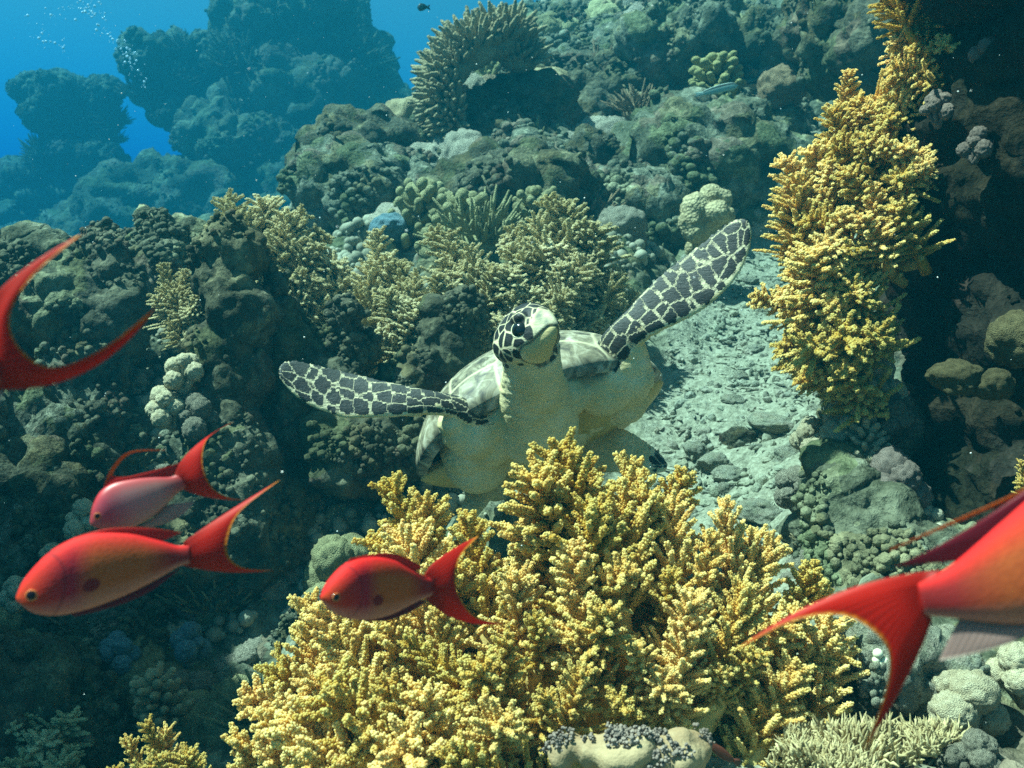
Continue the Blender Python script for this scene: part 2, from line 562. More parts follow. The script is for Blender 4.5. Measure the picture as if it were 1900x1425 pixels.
# far bommies fading into the blue
b1 = rock('coral_pinnacle', PB((540, 60, 15.2, 1.25), (575, 230, 15.2, 1.52), (530, 330, 14.8, 1.25), (580, 500, 14.5, 1.72), (640, 120, 15.6, 0.79), (505, 150, 15.2, 0.92), (690, 330, 14.8, 1.06), (480, 260, 14.8, 0.79)), 0.085, 1.0, 60, 2.1, M['far'])
tag(b1, 'largest dark coral pinnacle fading into the blue water', 'coral pinnacle')
b2 = rock('coral_pinnacle', PB((135, 210, 15.8, 0.55), (140, 290, 15.8, 0.50), (120, 370, 15.8, 0.66), (50, 360, 15.8, 0.55), (120, 480, 15.8, 0.92), (30, 480, 15.8, 0.92), (180, 220, 15.8, 0.29), (95, 220, 15.8, 0.33)), 0.065, 1.0, 70, 1.45, M['far'])
tag(b2, 'ragged hazy coral pinnacle standing alone in the blue water', 'coral pinnacle')
b3 = rock('plate_coral', PB((335, 150, 15.2, (0.61, 0.46, 0.66)), (300, 130, 15.2, (0.29, 0.26, 0.33)), (385, 190, 15.0, (0.50, 0.40, 0.46)), (400, 120, 15.0, (0.40, 0.33, 0.40))), 0.065, 1.0, 80, 1.3, M['far'])
tag(b3, 'hazy rounded plate coral jutting from the side of the big dark pinnacle', 'plate coral')


# crusts of small polyps all over the near slope: nobody could count them
v, nn = verts_np(gm), normals_np(gm)
rs = np.random.RandomState(3)
sel = np.nonzero((v[:, 1] > 1.4) & (v[:, 1] < 7.5) & (np.abs(v[:, 0]) < .62 * v[:, 1] + .2) & (sandy(v[:, 0], v[:, 1]) < .2) & (fbm(v * 2.6, 3, 12) + fbm(v * 9, 2, 14) * .7 > .22))[0]
sel = rs.choice(sel, min(22000, len(sel)), False)
r = (.005 + .022 * rs.rand(len(sel)) ** 2.5) * (.45 + .16 * v[sel, 1])
pb = Bag()
pb.balls(v[sel] + nn[sel] * r[:, None] * .5 + rs.normal(size=(len(sel), 3)) * .004, r, 2)
M['crust'] = polyp_material('crust_polyps', (0.40, 0.37, 0.26), (0.17, 0.16, 0.10), .1, 6)
tag(put('encrusting_polyps', pb.mesh('encrusting_polyps'), M['crust']), kind='stuff')
# ------------------------------------------------------------------ the turtle
UPV = Vector((0, -_sr, _cr))           # picture-up, in the world
DPV = Vector((0, _cr, _sr))            # away from the lens
RTV = Vector((1, 0, 0))


def loft(bag, rings):
    """closed skin through rings of equal vertex counts"""
    n, m = len(rings[0]), len(rings)
    v = np.concatenate([np.asarray(r) for r in rings] + [np.mean(rings[0], 0)[None], np.mean(rings[-1], 0)[None]])
    q = [(k * n + j, k * n + (j + 1) % n, (k + 1) * n + (j + 1) % n, (k + 1) * n + j) for k in range(m - 1) for j in range(n)]
    t = [(m * n, (j + 1) % n, j) for j in range(n)] + [(m * n + 1, (m - 1) * n + j, (m - 1) * n + (j + 1) % n) for j in range(n)]
    bag.add(v, t, q)


def smooth_stations(st, n):
    """Catmull-Rom through rows of numbers"""
    st = np.asarray(st, float)
    m = len(st)
    out = []
    for s in np.linspace(0, m - 1, n):
        i = min(int(s), m - 2); f = s - i
        a, b, c, d = st[max(i - 1, 0)], st[i], st[i + 1], st[min(i + 2, m - 1)]
        out.append(0.5 * (2 * b + (c - a) * f + (2 * a - 5 * b + 4 * c - d) * f * f + (3 * b - a - 3 * c + d) * f ** 3))
    return np.array(out)


class Flipper:
    """a paddle given by its two edges in the picture, their distance and its half thickness"""
    def __init__(self, st, n=60):
        s = smooth_stations(st, n)          # tx, ty, bx, by, d_top, d_bottom, thick
        self.top = np.array([P(r[0], r[1], r[4]) for r in s])
        self.bot = np.array([P(r[2], r[3], r[5]) for r in s])
        self.th = s[:, 6]
        mid = (self.top + self.bot) / 2
        self.len = np.concatenate([[0], np.cumsum(np.linalg.norm(np.diff(mid, axis=0), axis=1))])
        self.nrm = np.array([np.cross(a, b) / (np.linalg.norm(np.cross(a, b)) + 1e-9) for a, b in zip(np.gradient(mid, axis=0), self.top - self.bot)])

    def rings(self, n=24):
        a = np.arange(n) * 2 * math.pi / n
        out = []
        for t, b, th, nr in zip(self.top, self.bot, self.th, self.nrm):
            c, h = (t + b) / 2, (t - b) / 2
            prof = 0.75 - 0.35 * np.cos(a)        # thicker along the leading (lower) edge
            out.append(c + np.cos(a)[:, None] * h + (np.sin(a) * prof)[:, None] * th * nr)
        return out

    def grid(self, nv=24):
        w = np.linspace(0, 1, nv)
        g = self.bot[:, None] * (1 - w)[None, :, None] + self.top[:, None] * w[None, :, None]
        u = np.repeat(self.len[:, None], nv, 1)
        wd = np.repeat(np.linalg.norm(self.top - self.bot, axis=1)[:, None], nv, 1)
        return g.reshape(-1, 3), u.ravel(), np.tile(w, len(self.bot)), wd.ravel()


FL = [
    Flipper([(893, 735, 905, 800, 2.02, 2.02, .030), (868, 738, 878, 795, 1.98, 1.98, .028), (838, 731, 842, 775, 1.96, 1.96, .022), (795, 723, 800, 770, 1.95, 1.94, .018), (742, 712, 745, 773, 1.95, 1.92, .014),
             (690, 700, 692, 776, 1.95, 1.91, .011), (640, 688, 640, 776, 1.95, 1.90, .009), (590, 676, 594, 762, 1.94, 1.90, .008), (552, 668, 560, 744, 1.93, 1.90, .007), (528, 669, 536, 724, 1.92, 1.90, .006), (516, 682, 519, 702, 1.91, 1.90, .005)]),
    Flipper([(1098, 652, 1150, 700, 2.04, 2.04, .030), (1110, 632, 1166, 672, 2.01, 2.00, .028), (1128, 608, 1182, 648, 1.99, 1.98, .022), (1162, 575, 1212, 624, 1.98, 1.96, .018), (1198, 536, 1252, 604, 1.98, 1.95, .014),
             (1236, 500, 1298, 580, 1.98, 1.94, .011), (1275, 470, 1338, 548, 1.98, 1.93, .009), (1308, 444, 1372, 508, 1.97, 1.93, .008), (1338, 420, 1391, 464, 1.96, 1.93, .007), (1362, 406, 1395, 432, 1.95, 1.93, .006), (1380, 404, 1390, 412, 1.94, 1.93, .005)]),
    Flipper([(1085, 785, 1060, 890, 2.26, 2.24, .03), (1125, 790, 1100, 880, 2.22, 2.20, .022), (1165, 798, 1145, 876, 2.18, 2.15, .014), (1205, 822, 1192, 882, 2.16, 2.13, .010), (1230, 846, 1222, 878, 2.15, 2.12, .007), (1240, 862, 1236, 872, 2.14, 2.12, .005)], 40),
    Flipper([(855, 890, 925, 900, 2.26, 2.26, .03), (862, 922, 908, 930, 2.22, 2.22, .020), (848, 952, 886, 960, 2.18, 2.18, .014), (834, 980, 860, 990, 2.16, 2.16, .010), (828, 998, 838, 1004, 2.15, 2.15, .006)], 40),
]
# shell frame: lateral, forward, dorsal
ROLL, TILT = R(22), R(17)
latv = (RTV * math.cos(ROLL) + UPV * math.sin(ROLL)).normalized()
nimg = (UPV * math.cos(ROLL) - RTV * math.sin(ROLL)).normalized()
fwdv = (nimg * math.sin(TILT) - DPV * math.cos(TILT)).normalized()
dorv = (nimg * math.cos(TILT) + DPV * math.sin(TILT)).normalized()
SH0 = P(1006, 800, 2.17)
TM = np.array([latv, fwdv, dorv])


def shell_pt(x, y, z):
    return np.array(SH0) + np.stack([x, y, z], -1) @ TM


OUT_Y = [-.36, -.34, -.27, -.17, -.06, .03, .11, .18, .235, .26]
OUT_W = [0.0, .075, .165, .245, .29, .300, .285, .235, .14, 0.0]


def outline(t):
    """shell margin, t 0..1 once round, from the tail"""
    h = np.where(t < .5, t * 2, 2 - 2 * t)
    s = np.stack([np.array(OUT_W), np.array(OUT_Y)], 1)
    c = smooth_stations(s, 400)
    L = np.concatenate([[0], np.cumsum(np.linalg.norm(np.diff(c, axis=0), axis=1))]); L /= L[-1]
    x, y = np.interp(h, L, c[:, 0]), np.interp(h, L, c[:, 1])
    return np.where(t < .5, x, -x), y


def shell_mesh(name, top):
    nt_, nr = 160, 44
    t = np.arange(nt_) / nt_
    ox, oy = outline(t)
    cy = -0.02
    V, F = [], []
    rr = np.linspace(0, 1, nr) ** 0.8
    if not top: oy = np.where(oy > 0, oy * .45, oy); ox = ox * np.where(oy > .06, .9, 1)
    for r in rr:
        x, y = ox * r, cy + (oy - cy) * r
        if top:
            z = .215 * (1 - r ** 2.3) ** .72 + .004
            z = z - .018 * np.exp(-((r - .86) / .06) ** 2) * 0
        else:
            z = -.052 * (1 - r ** 3.5) ** .8 - .004 - 0 * x
            z = z - 0.012 * np.exp(-(np.abs(x) / .05) ** 2) * (1 - r)
        front = np.clip((y - .12) / .14, 0, 1)
        z = z + (.045 * front if top else .03 * front)           # the front margin arches over the neck
        z = z + 0 * x
        V.append(shell_pt(x, y, z))
    V = np.concatenate(V)
    for k in range(nr - 1):
        for j in range(nt_):
            a, b = k * nt_ + j, k * nt_ + (j + 1) % nt_
            F.append((a, b, b + nt_, a + nt_) if not top else (a, a + nt_, b + nt_, b))
    # a rim with thickness turned inward
    n0 = len(V)
    x, y = ox * .93, cy + (oy - cy) * .93
    z = (-.004 if top else .004) + (.045 if top else .03) * np.clip((y - .12) / .14, 0, 1) + (-.004 if top else .01)
    V = np.concatenate([V, shell_pt(x, y, z)])
    for j in range(nt_):
        a, b = n0 - nt_ + j, n0 - nt_ + (j + 1) % nt_
        F.append((a, b, b + nt_, a + nt_) if not top else (a, a + nt_, b + nt_, b))
    me = mesh_np(name, V, np.array(F))
    bm_attr = me.attributes.new('sco', 'FLOAT_VECTOR', 'POINT')
    loc = (V - np.array(SH0)) @ TM.T
    bm_attr.data.foreach_set('vector', loc.astype(np.float32).ravel())
    return me


# head frame
HC = P(984, 614, 1.80)
HYAW = R(34)
hf = (RTV * math.sin(HYAW) - DPV * math.cos(HYAW) + UPV * 0.25).normalized()
hu = (UPV * math.cos(R(10)) + RTV * math.sin(R(10)))
hu = (hu - hf * hu.dot(hf)).normalized()
hs = hf.cross(hu).normalized()          # towards the side that faces the lens, or away
if hs.dot(DPV) > 0: hs = -hs
HM = np.array([hf, hs, hu])


def hp(f, s, u):
    return HC + hf * f + hs * s + hu * u


def ellipsoid(bag, c, axes, rad, sub=4):
    iv, fi = ico(sub)
    bag.add(np.array(c) + (iv * np.array(rad)) @ np.array(axes), fi)


tb = Bag()
HEADST = [  # along the head: half width, top, bottom
    (-.082, .020, .018, -.028), (-.074, .042, .036, -.048), (-.045, .052, .051, -.060), (-.012, .054, .056, -.065), (.014, .050, .053, -.065), (.034, .042, .043, -.061),
    (.050, .033, .030, -.055), (.064, .024, .015, -.047), (.075, .0155, .002, -.038), (.082, .009, -.008, -.029), (.0855, .003, -.015, -.022)]
hst = smooth_stations(HEADST, 60)
an = np.arange(40) * 2 * math.pi / 40
hr = []
for f0, w0, t0, b0 in hst:
    w0 *= .94
    cu = t0 * .35 + b0 * .65 if f0 < .03 else (t0 + b0) / 2
    ca, sa = np.cos(an), np.sin(an)
    up_ = np.where(ca > 0, (t0 - cu) * ca, (cu - b0) * ca)
    ww = w0 * np.sign(sa) * np.abs(sa) ** .88
    hr.append(np.array([np.array(hp(f0, a_, cu + b_)) for a_, b_ in zip(ww, up_)]))
loft(tb, hr)
for sd in (1, -1):
    ellipsoid(tb, hp(.016, sd * .036, .012), HM, (.024, .015, .013))
neck = [(986, 655, 1.845, .058), (988, 690, 1.88, .060), (990, 718, 1.93, .068), (993, 748, 1.99, .082), (994, 785, 2.05, .095), (1000, 800, 2.14, .09)]
for a, b in zip(neck[:-1], neck[1:]):
    for t in np.linspace(0, 1, 5):
        x, y, d, r = np.array(a) * (1 - t) + np.array(b) * t
        tb.balls([P(x, y, d)], [r], 4)
for x, y, d, r in [(880, 800, 2.03, .062), (868, 835, 2.09, .062), (900, 812, 2.07, .07), (935, 812, 2.16, .08), (965, 805, 2.17, .085), (885, 855, 2.13, .075),
                   (1040, 780, 2.17, .08), (1080, 750, 2.16, .075), (1115, 715, 2.06, .068), (1140, 700, 2.05, .065), (1158, 708, 2.10, .06), (1150, 735, 2.15, .068), (1000, 810, 2.18, .09),
                   (920, 735, 2.03, .055), (915, 745, 2.05, .05), (890, 755, 2.04, .045), (1070, 705, 2.05, .05), (1095, 695, 2.04, .042), (1040, 730, 2.02, .06), (945, 765, 2.03, .065),
           (855, 800, 2.01, .045), (842, 785, 1.99, .034), (1168, 672, 2.02, .045), (1172, 700, 2.04, .05), (1172, 650, 2.0, .032),
                   (1060, 850, 2.35, .06), (920, 890, 2.35, .055)]:
    tb.balls([P(x, y, d)], [r], 4)
for f_ in FL:
    loft(tb, f_.rings())
tbm = remesh(tb, 0.0032, 4)
tbm.name = 'turtle_body'
tv = verts_np(tbm)
# pattern attributes
from mathutils.kdtree import KDTree
gp, gu, gv, gw, gi = [], [], [], [], []
for k, f_ in enumerate(FL):
    a, b, c, w = f_.grid()
    gp.append(a); gu.append(b); gv.append(c); gw.append(w); gi.append(np.full(len(b), k))
gp, gu, gv, gw, gi = map(np.concatenate, (gp, gu, gv, gw, gi))
kd = KDTree(len(gp))
for i, p in enumerate(gp): kd.insert(p, i)
kd.balance()
pat = np.zeros(len(tv)); pco = np.zeros((len(tv), 3)); mouth = np.full(len(tv), .05); pit = np.zeros(len(tv)); edge = np.zeros(len(tv))
hl = (tv - np.array(HC)) @ HM.T
neckish = np.linalg.norm((tv - np.array(P(984, 630, 1.82))), axis=1)
for i, p in enumerate(tv):
    co, j, d = kd.find(p)
    k, u, vv, w = gi[j], gu[j], gv[j], gw[j]
    lim = .015 if u > .12 else .036 if vv > .12 else .02
    if d < lim and (u > .015 if k < 2 else u > .06):
        cell = np.clip(w / 3.0, .014, .030)
        pco[i] = (u * 30, vv * 3.0 if w > .04 else vv * 2.2, k * 9 + .5)
        ok = 1.0 if k < 2 else np.clip((u - .185) / .02, 0, 1) * (1.0 if vv > .25 else .3)
        root = np.clip((u - .015) / .02, 0, 1)
        side = np.clip((vv - .02) / .10, 0, 1)
        pat[i] = .93 * ok * root * side
        edge[i] = vv
f_, s_, u_ = hl.T
inhead = (np.linalg.norm(hl / np.array([.10, .062, .066]), axis=1) < 1.15) & (u_ > -.075)
ml = -.016 - .60 * np.clip(.078 - f_, 0, .1) + .003 * np.sin(f_ * 90)
crown = np.clip((u_ + .012) / .02, 0, 1)
cheek = np.clip((u_ + .066) / .01, 0, 1) * (1 - crown)
hpat = (crown * .92 + cheek * .80) * np.clip((.054 - f_) / .006, 0, 1) * np.clip((u_ - ml + .004) / .004, 0, 1)
pat = np.where(inhead, hpat, pat)
pco = np.where(inhead[:, None], hl / .025 + 40.3, pco)
mouth = np.where(inhead & (f_ > -.008), u_ - ml, .05)
for (x, y, d, r) in [(905, 725, 2.01, .05), (925, 700, 2.01, .045), (890, 745, 2.0, .04), (1085, 665, 2.01, .05), (1068, 660, 2.01, .045), (1105, 675, 2.01, .035)]:
    pit = np.maximum(pit, np.clip(1.3 - np.linalg.norm(tv - np.array(P(x, y, d)), axis=1) / r, 0, 1))
pit *= (~inhead) & (pat < .1)
n_ = normals_np(tbm)
wr = fbm(tv * np.array([40, 40, 110]), 3, 5) * .0013 * np.clip(1 - pat * 2, 0, 1) * (~inhead)
wr = wr - .0022 * np.exp(-(fbm(tv * np.array([9, 9, 17]), 3, 8) / .06) ** 2) * np.clip(1 - pat * 3, 0, 1) * (~inhead)
groove = -.0020 * np.exp(-(mouth / .0022) ** 2) - .0035 * np.where(inhead & (f_ > .01), np.clip(-mouth / .002, 0, 1) * np.clip((f_ - .01) / .03, 0, 1), 0)
tv2 = tv + n_ * (wr + groove)[:, None]
tbm.vertices.foreach_set('co', tv2.astype(np.float32).ravel())
for nm, arr in (('pat', pat), ('mouth', mouth), ('pit', pit), ('fedge', edge), ('beak', np.where(inhead, np.clip((f_ - .050) / .006, 0, 1) * np.clip((u_ - ml) / .004, 0, 1), 0)),
                ('jaw', np.where(inhead, np.clip((f_ - .012) / .01, 0, 1) * np.clip((ml - u_) / .003, 0, 1), 0))):
    a = tbm.attributes.new(nm, 'FLOAT', 'POINT'); a.data.foreach_set('value', arr.astype(np.float32))
a = tbm.attributes.new('pco', 'FLOAT_VECTOR', 'POINT'); a.data.foreach_set('vector', pco.astype(np.float32).ravel())
tbm.update()


def attr(nt, name, out='Fac'):
    n = nt.nodes.new('ShaderNodeAttribute'); n.attribute_name = name
    return n.outputs[out]


def math_n(nt, op, a, b=None):
    n = nt.nodes.new('ShaderNodeMath'); n.operation = op
    for s, v in zip(n.inputs, (a, b)):
        if v is None: continue
        if isinstance(v, (int, float)): s.default_value = v
        else: nt.links.new(v, s)
    return n.outputs[0]


def turtle_skin():
    m, nt, b, out = mat('turtle_skin')
    co = coords(nt)
    base = ramp(nt, noise_tex(nt, 16, 4, 0.6, co), [(0.3, (0.60, 0.47, 0.21)), (0.55, (0.70, 0.58, 0.32)), (0.75, (0.76, 0.67, 0.43))])
    wr_ = voro(nt, 1, 'DISTANCE_TO_EDGE', None)
    mp = nt.nodes.new('ShaderNodeMapping'); mp.inputs['Scale'].default_value = (60, 60, 170)
    nt.links.new(co, mp.inputs[0]); 
    crease = noise_tex(nt, 1.0, 5, 0.65, mp.outputs[0], 1.2)
    base = mix(nt, ramp(nt, crease, [(0.33, 0.28), (0.40, 0.0)]), base, (0.36, 0.22, 0.09))
    base = mix(nt, attr(nt, 'jaw'), base, (0.56, 0.44, 0.20))
    pt = attr(nt, 'pit')
    red = ramp(nt, noise_tex(nt, 90, 4, .7, co), [(0.35, (0.05, 0.03, 0.02)), (0.6, (0.16, 0.07, 0.045)), (0.75, (0.5, 0.42, 0.3))])
    base = mix(nt, pt, base, red)
    ve = voro(nt, 1.0, 'DISTANCE_TO_EDGE', attr(nt, 'pco', 'Vector'), 0.72)
    p = attr(nt, 'pat')
    thr = math_n(nt, 'MULTIPLY_ADD', p, -0.40); thr.node.inputs[2].default_value = 0.405
    dk = math_n(nt, 'SUBTRACT', ve.outputs[0], thr)
    dkf = ramp(nt, math_n(nt, 'MULTIPLY_ADD', dk, 14.0), [(0.0, 0.0), (1.0, 1.0)])
    dkf = math_n(nt, 'MULTIPLY', dkf, ramp(nt, p, [(0.03, 0.0), (0.12, 1.0)]))
    scol = ramp(nt, noise_tex(nt, 45, 4, .6, co), [(0.35, (0.007, 0.008, 0.008)), (0.7, (0.026, 0.025, 0.022))])
    fe = attr(nt, 'fedge')
    scol = mix(nt, ramp(nt, fe, [(0.55, 0.0), (0.95, 0.35)]), scol, (0.10, 0.105, 0.09))
    seam = mix(nt, ramp(nt, p, [(0.3, 0.0), (0.6, 1.0)]), base, (0.68, 0.58, 0.36))
    c = mix(nt, dkf, seam, scol)
    bk = ramp(nt, noise_tex(nt, 30, 2, .5, co), [(0.36, (0.20, 0.20, 0.15)), (0.50, (0.50, 0.45, 0.28)), (0.7, (0.62, 0.57, 0.40))])
    c = mix(nt, attr(nt, 'beak'), c, bk)
    ab = math_n(nt, 'ABSOLUTE', attr(nt, 'mouth'))
    c = mix(nt, ramp(nt, ab, [(0.0008, 0.9), (0.0026, 0.0)]), c, (0.03, 0.02, 0.012))
    nt.links.new(c, b.inputs['Base Color'])
    nt.links.new(ramp(nt, dkf, [(0, 0.75), (1, 0.55)]), b.inputs['Roughness'])
    b.inputs['Specular IOR Level'].default_value = 0.35
    q = bump(nt, b, crease, 0.35, 0.006)
    q = bump(nt, b, dkf, 0.5, 0.0016, q)
    bump(nt, b, noise_tex(nt, 300, 3, .6, co), 0.12, 0.001, q)
    return m


def shell_material(top):
    m, nt, b, out = mat('carapace_horn' if top else 'plastron_horn')
    co = attr(nt, 'sco', 'Vector')
    if top:
        mp = nt.nodes.new('ShaderNodeMapping'); mp.inputs['Scale'].default_value = (1, 1.4, 0.2)
        nt.links.new(co, mp.inputs[0])
        ve = voro(nt, 9, 'DISTANCE_TO_EDGE', mp.outputs[0], 0.3)
        n1 = noise_tex(nt, 26, 5, .65, co, 0.8)
        c = ramp(nt, n1, [(0.36, (0.05, 0.045, 0.035)), (0.5, (0.22, 0.19, 0.12)), (0.68, (0.50, 0.46, 0.34))])
        c = mix(nt, ramp(nt, ve.outputs[0], [(0.01, 0.8), (0.05, 0.0)]), c, (0.55, 0.48, 0.30))
        bump(nt, b, ve.outputs[0], 0.5, 0.02)
        b.inputs['Roughness'].default_value = 0.5
    else:
        n1 = noise_tex(nt, 7, 4, .6, co, 0.4)
        c = ramp(nt, n1, [(0.36, (0.44, 0.29, 0.075)), (0.52, (0.56, 0.41, 0.14)), (0.7, (0.66, 0.53, 0.26))])
        n2 = noise_tex(nt, 60, 4, .7, co)
        c = mix(nt, ramp(nt, n2, [(0.58, 0.0), (0.75, 0.35)]), c, (0.30, 0.20, 0.08))
        bump(nt, b, n1, 0.3, 0.03)
        b.inputs['Roughness'].default_value = 0.55
    nt.links.new(c, b.inputs['Base Color'])
    b.inputs['Specular IOR Level'].default_value = 0.3
    return m


turtle = tag(empty('sea_turtle', SH0), 'sea turtle with spread dark scaled flippers gliding over the yellow coral', 'turtle')


def part_world(name, me, m, parent):
    """a part whose mesh is in world coordinates"""
    o = put(name, me, m, parent)
    o.matrix_parent_inverse = parent.matrix_basis.inverted() if parent.parent is None else Matrix.Translation(-parent.matrix_world.translation)
    return o


def at_origin(me, origin):
    v = verts_np(me) - np.array(origin)
    me.vertices.foreach_set('co', v.astype(np.float32).ravel()); me.update()
    return me


tskin = turtle_skin()
tbm.materials.clear()
body = put('body', at_origin(tbm, SH0), tskin, turtle)
put('carapace', at_origin(shell_mesh('carapace', True), SH0), shell_material(True), turtle)
put('plastron', at_origin(shell_mesh('plastron', False), SH0), shell_material(False), turtle)
em, ent, eb, _ = mat('turtle_eye')
eb.inputs['Base Color'].default_value = (0.008, 0.009, 0.008, 1); eb.inputs['Roughness'].default_value = 0.12; eb.inputs['Specular IOR Level'].default_value = 0.6
lm, lnt, lb, _ = mat('turtle_eyelid')
lb.inputs['Base Color'].default_value = (0.62, 0.56, 0.38, 1); lb.inputs['Roughness'].default_value = 0.6


def eye(side):
    c = hp(.020, side * .0335, -.012)
    e = Bag(); iv, fi = ico(4); e.add(iv * .0185, fi)
    o = put('eye', e.mesh('eye'), em, turtle, loc=c - SH0)
    nrm = (hs * side * .86 + hf * .45 + hu * .10).normalized()
    a1 = nrm.orthogonal().normalized(); a2 = nrm.cross(a1)
    t = Bag()
    th = np.linspace(0, 2 * math.pi, 37)
    ring = np.array([np.array(nrm * .0075 + a1 * (.0170 * math.cos(q)) + a2 * (.0170 * math.sin(q))) for q in th])
    t.tube(ring, np.full(37, .0018), 8)
    put('eyelid', t.mesh('eyelid'), lm, o)


eye(1); eye(-1)
# ------------------------------------------------------------------ soft corals: stalks and polyp-covered branches
def branch_material(name, tipc, mid, deep, glow):
    """polyps are palest at the finger tips, as on the living coral"""
    m, nt, b, out = mat(name)
    a = nt.nodes.new('ShaderNodeAttribute'); a.attribute_name = 'tip'
    c = ramp(nt, a.outputs['Fac'], [(0.1, deep), (0.45, mid), (0.85, tipc)])
    n1 = noise_tex(nt, 5.5, 3, .6, coords(nt))
    c = mix(nt, ramp(nt, n1, [(0.50, 0.0), (0.70, 0.65)]), c, deep)
    oi = nt.nodes.new('ShaderNodeObjectInfo')
    hsv = nt.nodes.new('ShaderNodeHueSaturation')
    nt.links.new(ramp(nt, oi.outputs['Random'], [(0, .82), (1, 1.06)]), hsv.inputs['Value'])
    nt.links.new(ramp(nt, oi.outputs['Random'], [(0, 1.1), (1, .9)]), hsv.inputs['Saturation'])
    nt.links.new(c, hsv.inputs['Color']); c = hsv.outputs[0]
    nt.links.new(c, b.inputs['Base Color'])
    b.inputs['Roughness'].default_value = 0.7
    tr = nt.nodes.new('ShaderNodeBsdfTranslucent'); nt.links.new(c, tr.inputs[0])
    mx = nt.nodes.new('ShaderNodeMixShader'); mx.inputs[0].default_value = glow
    nt.links.new(b.outputs[0], mx.inputs[1]); nt.links.new(tr.outputs[0], mx.inputs[2]); nt.links.new(mx.outputs[0], out.inputs[0])
    return m


M['polyp'] = branch_material('yellow_polyps', (0.98, 0.82, 0.34), (0.97, 0.69, 0.19), (0.85, 0.48, 0.08), 0.52)
M['stalk'] = polyp_material('yellow_stalk', (0.88, 0.66, 0.24), (0.74, 0.48, 0.14), 0.35, 5)
M['polyp_pale'] = branch_material('pale_polyps', (0.87, 0.77, 0.47), (0.76, 0.64, 0.33), (0.52, 0.41, 0.18), 0.42)
M['stalk_pale'] = polyp_material('pale_stalk', (0.60, 0.50, 0.24), (0.45, 0.34, 0.14), 0.2, 5)
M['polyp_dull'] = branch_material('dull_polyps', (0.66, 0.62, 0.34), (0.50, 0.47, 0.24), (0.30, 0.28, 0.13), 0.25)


def branch_mesh(name, seed, n_f=34, ball=0.0076, wide=0.30, ragged=0.45):
    """a lobe one unit tall: a stem with upward fingers, each finger crowded with polyps"""
    rg = np.random.RandomState(seed)
    bag = Bag()
    bend = rg.uniform(-.12, .12, 2)
    zz = np.linspace(-.25, .97, 9)
    stem = np.stack([bend[0] * zz ** 2, bend[1] * zz ** 2, zz], 1)
    bag.tube(stem, np.interp(zz, [-.25, 0, .5, 1], [.055, .05, .034, .012]), 8)
    C, Rr, Tp = [], [], []
    fingers = []
    for i in range(n_f):
        h = .04 + .90 * ((i + .5) / n_f) ** 0.95
        a = i * 2.39996 + rg.uniform(-.4, .4)
        ln = wide * (1.12 - h * .78) * rg.uniform(1 - ragged, 1 + ragged)
        up = rg.uniform(.30, .80) + h * .6
        d = np.array([math.cos(a), math.sin(a), up]); d /= np.linalg.norm(d)
        p0 = np.array([bend[0] * h * h, bend[1] * h * h, h])
        fingers.append((p0, d, ln))
    fingers.append((np.array([bend[0] * .8, bend[1] * .8, .88]), np.array([bend[0], bend[1], 1.0]), .14))
    for p0, d, ln in fingers:
        s = np.cross(d, [0.2, 0.3, 0.9]); s /= np.linalg.norm(s); b = np.cross(d, s)
        bag.tube([p0, p0 + d * ln * .6, p0 + d * ln], [.018, .014, .008], 5)
        m = max(10, int(ln / .0013))
        for k in range(m):
            t = .12 + .88 * (k + .5) / m
            aa = k * 2.39996 + rg.uniform(-.3, .3)
            rad = (.022 * (1 - .70 * t) + .005) * rg.uniform(.55, 1.15)
            C.append(p0 + d * ln * t + (s * math.cos(aa) + b * math.sin(aa)) * rad + rg.normal(size=3) * .004)
            Rr.append(ball * rg.uniform(.5, 1.45)); Tp.append(.25 + .75 * t * rg.uniform(.6, 1.0))
    for k in range(90):
        h = rg.uniform(.0, .9); aa = rg.uniform(0, 6.28)
        C.append(np.array([bend[0] * h * h + .05 * math.cos(aa), bend[1] * h * h + .05 * math.sin(aa), h])); Rr.append(ball * rg.uniform(.7, 1.1)); Tp.append(rg.uniform(0, .3))
    n0 = bag.n
    bag.balls(C, Rr, 1)
    me = bag.mesh(name)
    at_ = me.attributes.new('tip', 'FLOAT', 'POINT')
    at_.data.foreach_set('value', np.concatenate([np.full(n0, .3), np.repeat(Tp, 12)]).astype(np.float32))
    return me


BR = [branch_mesh('branch', 100 + k, 50 + 6 * (k % 3), wide=.30 + .06 * (k % 3)) for k in range(5)]
BRP = [m.copy() for m in BR[:4]]
BRD = [m.copy() for m in BR[:2]]
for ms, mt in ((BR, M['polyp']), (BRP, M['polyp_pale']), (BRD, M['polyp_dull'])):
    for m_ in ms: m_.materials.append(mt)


def aim(frm, to, length, spin, flat=1.0):
    z = (to - frm).normalized()
    x = z.orthogonal().normalized()
    y = z.cross(x)
    m = Matrix((x, y, z)).transposed().to_4x4() @ Matrix.Rotation(spin, 4, 'Z') @ Matrix.Diagonal((length * flat, length * flat, length, 1))
    m.translation = frm
    return m


